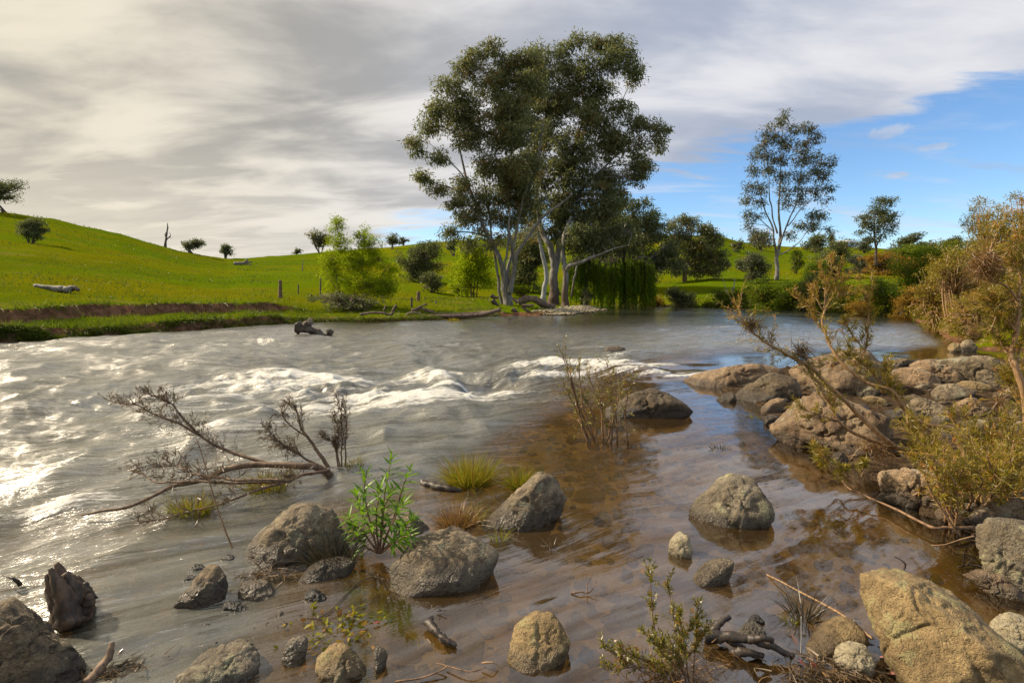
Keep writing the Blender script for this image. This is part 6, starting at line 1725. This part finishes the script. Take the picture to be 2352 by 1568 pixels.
# splintered stump
b0 = at_z(*Z5(470, 830))
root = empty('splintered_stump', b0)
tag(root, 'splintered dark stump standing in the flow at the lower left', 'stump')
for i, (q, r0, r1) in enumerate((([(470, 870), (445, 740), (395, 600), (335, 490)], .055, .008), ([(480, 870), (470, 720), (435, 580), (376, 455)], .06, .010), ([(500, 860), (500, 720), (480, 600), (440, 520)], .06, .012), ([(525, 850), (535, 720), (530, 620), (505, 545)], .055, .012), ([(545, 840), (565, 730), (575, 650), (560, 590)], .05, .014), ([(430, 860), (395, 740), (345, 630), (312, 530)], .045, .006), ([(450, 860), (415, 730), (385, 640), (355, 560)], .055, .010), ([(520, 870), (560, 780), (590, 720), (600, 670)], .045, .014))):
    P = spline([at_d(*Z5(*p), b0[1] + .05 * ((i * 3) % 5 - 2)) for p in q], 8)
    kk = np.linspace(0, 1, len(P))
    g = Geo()
    g.tube(P, (r0 + (r1 - r0) * kk ** 1.3) , 12, .5, .22, i)
    g.build('splinter', MAT['stump_wood'], root, b0)
P = spline([at_d(*Z5(*p), b0[1]) for p in ((565, 610), (610, 650), (655, 690))], 6)
g = Geo(); g.tube(P, np.linspace(.008, .004, len(P)), 6); g.build('twig', MAT['wet_wood'], root, b0)
# loose leaves
me_l = []
for nm, c in (('red_leaf', (.22, .035, .025)), ('pink_leaf', (.42, .18, .15)), ('brown_leaf', (.20, .09, .04)), ('yellow_leaf', (.30, .26, .03))):
    leaf_mat(nm, c, c, c, .25, .1, .3)
    me = leaf_mesh(); me.materials.append(MAT[nm]); me_l.append(me)
for (lb, zm, x, y, mi, an, ll, tl) in [
    ('pink fallen leaf beside the curled bark strip', Z5, 770, 1140, 1, .3, .10, .2), ('dark red leaf standing by the curled bark strip', Z5, 770, 1090, 0, 1.2, .09, .6), ('small pink leaf under the curled bark strip', Z5, 700, 1190, 1, 2.6, .07, .1),
    ('red leaf under water left of the half awash rock', Z7, 770, 690, 0, 1.5, .11, 0), ('sunken red leaf behind the half awash rock', Z7, 1440, 680, 0, .5, .08, 0), ('sunken red leaf at the bottom edge', Z7, 570, 1060, 0, .6, .13, 0),
    ('orange red leaf by the floating weed', Z7, 430, 750, 0, .2, .09, .1), ('upright brown leaf leaning at the egg shaped rock', Z9, 925, 950, 2, 1.7, .13, .8), ('pink leaf scrap behind the pale blocky rock', Z9, 1440, 1015, 1, -.4, .09, .3), ('pink leaf on the shore right of the pale blocky rock', Z9, 1490, 1120, 1, -.1, .10, .2),
    ('red leaf in the litter below the egg shaped rock', Z9, 970, 1070, 0, 2.0, .09, .5), ('dark red leaf at the bottom by the litter', Z9, 1050, 1110, 0, 1.6, .10, .6), ('yellow leaf in the floating weed', Z7, 120, 830, 3, .5, .06, .2), ('yellow green leaf on the floating weed mat', Z7, 220, 780, 3, 1.1, .07, .3), ('pale leaf by the yellow leaf on the weed mat', Z7, 320, 730, 3, .2, .06, .1)]:
    zc = -.03 if 'water' in lb or 'sunken' in lb else .012
    p = at_z(*zm(x, y), zc)
    o = bpy.data.objects.new('fallen_leaf', me_l[mi])
    COL.objects.link(o)
    o.location = p
    o.scale = (ll * .42, ll * .75, ll * .42)
    o.rotation_euler = (R.uniform(-.3, .3), -tl, an)
    tag(o, lb, 'leaf', 'loose leaves')
# floating weed
G = Geo()
c = at_z(*Z7(240, 770))
n = 130
P = c + R.normal(size=(n, 3)) * np.array([.11, .09, .006]) + np.array([0, 0, .01])
G.leaves(P, R.normal(size=(n, 3)) * np.array([1, 1, .35]), R.uniform(.015, .05, n), R.uniform(.008, .02, n), R.random(n))
tag(G.build('floating_weed', MAT['sedge_blade'], None, c), 'mat of floating weed above the oval pebble', 'weed', None, 'stuff')

# leaf and twig litter washed up by the leaning slab and the corner boulder
for (nm, lb, zm, x0, y0, w_, h_, nn) in (('leaf_litter', 'brown leaf and twig litter washed up at the foot of the leaning slab', Z9, 1150, 1110, 420, 90, 520), ('leaf_litter', 'dark leaf litter caught between the corner boulder and the mossy slab', Z5, 800, 1200, 220, 80, 260), ('leaf_litter', 'soggy twig litter trapped at the foot of the sloping boulder', Z5, 1800, 540, 300, 50, 260)):
    G = Geo()
    c = at_z(*zm(x0, y0), .012)
    kx = c[1] / FQ * (zm(1, 0)[0] - zm(0, 0)[0])
    P = c + np.stack([R.normal(size=nn) * w_ * kx * .4, R.normal(size=nn) * h_ * kx * .7, np.abs(R.normal(size=nn)) * .012], 1)
    ribbons(G, P, R.normal(size=(nn, 3)) * np.array([1, 1, .15]), R.uniform(.02, .085, nn), R.uniform(.002, .007, nn), R.uniform(-.1, .2, nn), R.random(nn), 2)
    o = G.build(nm, MAT['dead_leaf'], None, c)
    tag(o, lb, 'litter', 'flood litter at the waterline', 'stuff')
# ------------------------------------------------------------------ logs and roots of the far bank
def log(name, label, zm, pts, d, r0, r1, mat='root_wood', cat='log', more=(), group='driftwood logs on the far bank'):
    return stick(name, label, zm, pts, r0, r1, mat, d=d, cat=cat, more=more, group=group, sides=10, lump=.3, wig=.01)
log('bank_log', 'long twisted log lying along the water left of the gum', ZL, [(1500, 295), (1350, 335), (1180, 345), (1000, 355), (850, 352), (795, 328), (740, 328), (705, 350), (670, 385)], 26.6, .11, .07)
log('bank_log', 'second long log above the twisted one with a raised fork', ZL, [(1450, 318), (1200, 335), (1000, 337), (900, 310), (830, 290), (735, 305)], 27.4, .10, .06, more=[[(740, 305), (800, 280), (875, 245)]])
log('bank_log', 'grey forked driftwood jutting from the bank below the lime willow', ZL, [(300, 338), (400, 322), (500, 326), (565, 335), (585, 295), (608, 258)], 24.6, .05, .07, more=[[(500, 300), (515, 280), (522, 262)], [(408, 330), (440, 315)]])
log('bank_log', 'thick arched log right of the multi stemmed gum', ZL, [(1655, 235), (1720, 208), (1790, 205), (1850, 238), (1910, 265), (1965, 275)], 35, .26, .20)
log('bank_log', 'short log half buried behind the gum roots', ZL, [(1310, 288), (1400, 285), (1470, 275)], 36, .10, .12)
for i, (q, lb) in enumerate((([(1690, 275), (1740, 312), (1810, 350)], 'straight root running down the spit right of the gum'), ([(1600, 290), (1660, 330), (1720, 345)], 'dark root at the gum foot on its right'), ([(1540, 320), (1500, 345), (1440, 360)], 'dark root at the gum foot on its left'), ([(1650, 240), (1625, 215), (1600, 195)], 'pale upright root stub right of the gum'), ([(1680, 260), (1730, 262), (1790, 258)], 'thin fan of root right of the gum'), ([(1420, 175), (1450, 190), (1485, 195)], 'dark root plate edge left of the gum'), ([(1430, 215), (1460, 245), (1490, 260)], 'dark stump piece left of the gum'))):
    log('gum_root', lb, ZL, q, 31.2, .15 if 'dark' in lb else .10, .06, 'dark_bark' if 'dark' in lb else 'root_wood', 'root', group='roots around the gum')
S = stick('river_snag', 'dark broken log snagged in midstream before the left bank', ZH, [(1990, 1105), (2060, 1118), (2130, 1142), (2200, 1172)], .15, .10, 'dark_bark', d=17.3, cat='log', sides=11, lump=.6, more=[[(2045, 1100), (2062, 1085), (2085, 1080)], [(2228, 1155), (2215, 1140), (2200, 1125)]])
log('paddock_log', 'weathered grey log lying on the left paddock', ZH, [(235, 830), (330, 842), (420, 852), (470, 858)], float(hit(*ZH(380, 868))[1]), .09, .16, 'grey_wood', group=None)
log('paddock_log', 'brown root end of the weathered paddock log', ZH, [(470, 850), (500, 842), (530, 858)], float(hit(*ZH(380, 868))[1]) + .2, .15, .07, 'root_wood', group=None)
dd = float(hit(*ZH(1635, 690))[1])
log('fallen_tree', 'heap of fallen dead branches on the far paddock dip', ZH, [(1575, 682), (1620, 675), (1690, 688)], dd, .35, .2, 'grey_wood', 'dead tree', more=[[(1620, 685), (1650, 665), (1665, 650)], [(1600, 688), (1640, 672), (1695, 668)]], group=None)

# ------------------------------------------------------------------ fence posts, farm sheds, poles
def post(label, zm, x, y0, y1, r, mat='grey_wood', wire=None):
    p = hit(*zm(x, y1))
    k = p[1] / FQ * (zm(0, 1)[1] - zm(0, 0)[1])
    h = (y1 - y0) * k
    g = Geo()
    P = np.array([[0, 0, -.3], [0, 0, h * .3], [.02, 0, h * .7], [.03 * h, 0, h]])
    g.tube(spline(p + P, 4), np.linspace(r * 1.1, r * .85, 13), 8, .5, .18, int(x))
    o = g.build('fence_post', MAT[mat], None, p)
    tag(o, label, 'fence post', 'old fence posts on the left paddock')
post('thick dark fence post standing on the red bank top', ZH, 1885, 792, 912, .11, 'brown_wood')
post('thin leaning fence post right of the thick one', ZH, 2005, 820, 884, .05, 'dark_bark')
post('tall thin fence post at the left side of the lime willow', ZH, 2155, 775, 895, .06, 'dark_bark')
post('stubby fence post on the bright grassy rise', ZI, 795, 866, 932, .12, 'brown_wood')
post('thin dark fence post by the bramble right end', ZI, 750, 906, 972, .06, 'dark_bark')
post('tiny grey stake on the grassy rise', ZI, 912, 928, 946, .06, 'grey_wood')

def plain(name, c, rough=.7, bumpy=None):
    m, t = new_mat(name)
    p = geom(t).outputs['Position']
    n1 = t.noise(p, 1.3, 4, .6)
    b = t.n('ShaderNodeBsdfPrincipled', i_Base_Color=t.mix(t.m('MULTIPLY', t.step(n1, .4, .7), .35), c, (c[0] * .6, c[1] * .6, c[2] * .6)), i_Roughness=rough)
    finish(t, b)
    MAT[name] = m
plain('red_wall', (.38, .06, .035)); plain('grey_roof', (.30, .30, .30), .5); plain('blue_wall', (.20, .28, .42)); plain('white_roof', (.62, .64, .68), .4); plain('dark_opening', (.02, .02, .025), .2)
def box(name, lo, hi, mat, parent, loc):
    x0, y0, z0 = lo
    x1, y1, z1 = hi
    V = [(x0, y0, z0), (x1, y0, z0), (x1, y1, z0), (x0, y1, z0), (x0, y0, z1), (x1, y0, z1), (x1, y1, z1), (x0, y1, z1)]
    F = [(3, 2, 1, 0), (4, 5, 6, 7), (0, 1, 5, 4), (1, 2, 6, 5), (2, 3, 7, 6), (3, 0, 4, 7)]
    return mk(name, V, [F], MAT[mat], parent, False)
def shed(label, px, py, w, h, rh, wall, roof, back=0):
    p = hit(px, py)
    k = p[1] / FQ
    p = p + np.array([0, back, 0]); p[2] = gz(p[0], p[1])
    wm, hm, rm = w * k, h * k, rh * k
    root = empty('farm_shed', p)
    tag(root, label, 'building', 'farm sheds on the right ridge')
    dm = wm * .7
    box('wall', (-wm / 2, 0, -.8), (wm / 2, dm, hm), wall, root, p)
    e = .25
    V = [(-wm / 2 - e, -e, hm + .01), (wm / 2 + e, -e, hm + .01), (wm / 2 + e, dm / 2, hm + rm), (-wm / 2 - e, dm / 2, hm + rm), (wm / 2 + e, dm + e, hm + .01), (-wm / 2 - e, dm + e, hm + .01)]
    mk('roof', V, [[(0, 1, 2, 3), (3, 2, 4, 5), (0, 5, 4, 1)], [(1, 4, 2), (0, 3, 5)]], MAT[roof], root, False)
    box('door', (-wm * .32, -.06, -.2), (-wm * .08, -.005, hm * .8), 'dark_opening', root, p)
    box('window', (wm * .12, -.06, hm * .4), (wm * .30, -.005, hm * .8), 'dark_opening', root, p)
shed('red walled farm shed with grey roof on the right ridge', *ZM(1120, 996), 26, 9, 7, 'red_wall', 'grey_roof')
shed('bluish farm shed with pale roof right of the red shed', *ZM(1208, 992), 32, 10, 7, 'blue_wall', 'white_roof', 3)
def pole(label, zm, x, y0, y1, arm, r, name='power_pole', cat='power pole'):
    p = hit(*zm(x, y1))
    k = p[1] / FQ * (zm(0, 1)[1] - zm(0, 0)[1])
    h = (y1 - y0) * k
    root = empty(name, p)
    tag(root, label, cat)
    g = Geo(); g.tube(p + np.array([[0, 0, -.5], [0, 0, h * .5], [0, 0, h]]), [r, r * .9, r * .7], 6); g.build('pole', MAT['dark_bark'], root, p)
    for f in arm:
        a = .14 * h if len(arm) == 1 else .08 * h
        g = Geo(); g.tube(p + np.array([[-a, 0, h * f], [0, 0, h * f], [a, 0, h * f]]), [r * .6] * 3, 5); g.build('crossarm', MAT['dark_bark'], root, p)
pole('power pole with crossarm right of the small gum', ZM, 1472, 928, 990, (.9,), .14)
pole('distant power pole on the crest left of the tall gum', ZM, 386, 924, 958, (.8,), .12)
pole('thin lattice mast on the right skyline', ZM, 1790, 878, 960, (.35, .6, .9), .09, 'radio_mast', 'mast')

# ------------------------------------------------------------------ grass
def grass(name, label, x, y, hgt, wid, mat='grass_blade', tb=.0, n_each=1, bend=.3, lift=0.0):
    n = len(x)
    z = ground(x, y) + lift
    G = Geo()
    P = np.stack([x, y, z - .01], 1)
    D = np.stack([R.normal(size=n) * .35, R.normal(size=n) * .35, np.ones(n)], 1)
    pt = fbm2(x * .6, y * .6, 3, 91)
    ti = np.clip(.35 + .3 * pt + R.normal(size=n) * .16 + tb, 0, 1)
    ribbons(G, P, D, hgt * R.uniform(.5, 1.3, n), wid, bend * R.uniform(.2, 1.5, n), ti, 2)
    o = G.build(name, MAT[mat])
    tag(o, label, 'grass', None, 'stuff')
# along the left bank: lip, bench and scarp rim
n = 230000
az = R.uniform(-.90, -.02, n)
rr = R.uniform(13, 44, n)
x, y = np.sin(az) * rr, np.cos(az) * rr
s, dn, df = river(x, y)
m = (s > .05) & (df < dn)
x, y, s = x[m], y[m], s[m]
w = bankw(x, y, s)
rim = np.exp(-((w - .26) / .16) ** 2) + np.exp(-((w - 2.85) / .2) ** 2)
clump = np.clip(.5 + fbm2(x * 1.1, y * 1.1, 3, 93), 0, 1)
keepp = (.10 + .75 * rim + .35 * (w < 2.2) * (w > .2)) * (.4 + .9 * clump) * np.clip(1.15 - np.hypot(x, y) / 48, .1, 1)
scarp = (w > 2.3) & (w < 2.72) & (x > -21)
keepp = np.where(scarp, .05, keepp)
m = R.random(len(x)) < keepp * .62
grass('bank_grass', 'long green grass along the left bank rim and bench', x[m], y[m], .17 + .13 * clump[m] + .06 * rim[m], .024, tb=.05)
# grass hanging over the red scarp
mm = (np.abs(w - 2.78) < .10) & (R.random(len(x)) < .9)
xs, ys = x[mm], y[mm]
G = Geo()
k_ = len(xs)
ribbons(G, np.stack([xs, ys, ground(xs, ys) + .03], 1), np.stack([R.normal(size=k_) * .5 + .45, R.normal(size=k_) * .4 - .5, R.uniform(-.5, .8, k_)], 1), R.uniform(.10, .34, k_), .026, R.uniform(.3, 1.0, k_), np.clip(R.normal(size=k_) * .22 + .3, 0, 1), 2)
tag(G.build('scarp_fringe', MAT['grass_blade']), 'grass hanging over the rim of the red earth scarp', 'grass', None, 'stuff')
# overhanging fringe on the water side of the lip
n = 9000
k = R.random(n) * 4.0
segs = np.array([at_z(*p)[:2] for p in ((-60, 791), (0, 787), (120, 779), (300, 766), (520, 752), (700, 739), (850, 739), (1000, 734), (1150, 725))])
j = R.integers(0, len(segs) - 1, n)
f = R.random(n)[:, None]
xy = segs[j] * (1 - f) + segs[j + 1] * f
xy += R.normal(size=(n, 2)) * .10 + np.array([-.10, .16])
zt_ = ground(xy[:, 0], xy[:, 1])
G = Geo()
ribbons(G, np.stack([xy[:, 0], xy[:, 1], zt_ + .02], 1), np.stack([R.normal(size=n) * .5 + .35, R.normal(size=n) * .4 - .5, R.uniform(-.3, .9, n)], 1), R.uniform(.08, .30, n), .022, R.uniform(.2, .9, n), np.clip(R.normal(size=n) * .25 + .25, 0, 1), 2)
tag(G.build('bank_fringe', MAT['grass_blade']), 'dark grass fringe hanging over the waterline of the left bank', 'grass', None, 'stuff')
# tussocks over the paddocks
n = 52000
az = R.uniform(-.86, .86, n)
rr = 28 * np.exp(R.random(n) * 1.75)
x, y = np.sin(az) * rr, np.cos(az) * rr
s, dn, df = river(x, y)
cl = fbm2(x * .16, y * .16, 4, 95)
m = (s > 1.2) & (df < dn) & (R.random(n) < np.clip(.25 + 1.1 * cl, .06, 1))
x, y = x[m], y[m]
grass('paddock_tussocks', 'tufty green and straw grass over the paddocks', x, y, .08 + .0022 * np.hypot(x, y), .02 + .0008 * np.hypot(x, y), tb=-.08)
# reeds and grass on the far right bank
n = 9000
az = R.uniform(.16, .80, n)
rr = R.uniform(24, 62, n)
x, y = np.sin(az) * rr, np.cos(az) * rr
s, dn, df = river(x, y)
m = (s > .02) & (df < dn) & (s < 8)
grass('bank_reeds', 'rank green and straw grass at the foot of the far bushes', x[m], y[m], .45, .05, tb=.12)
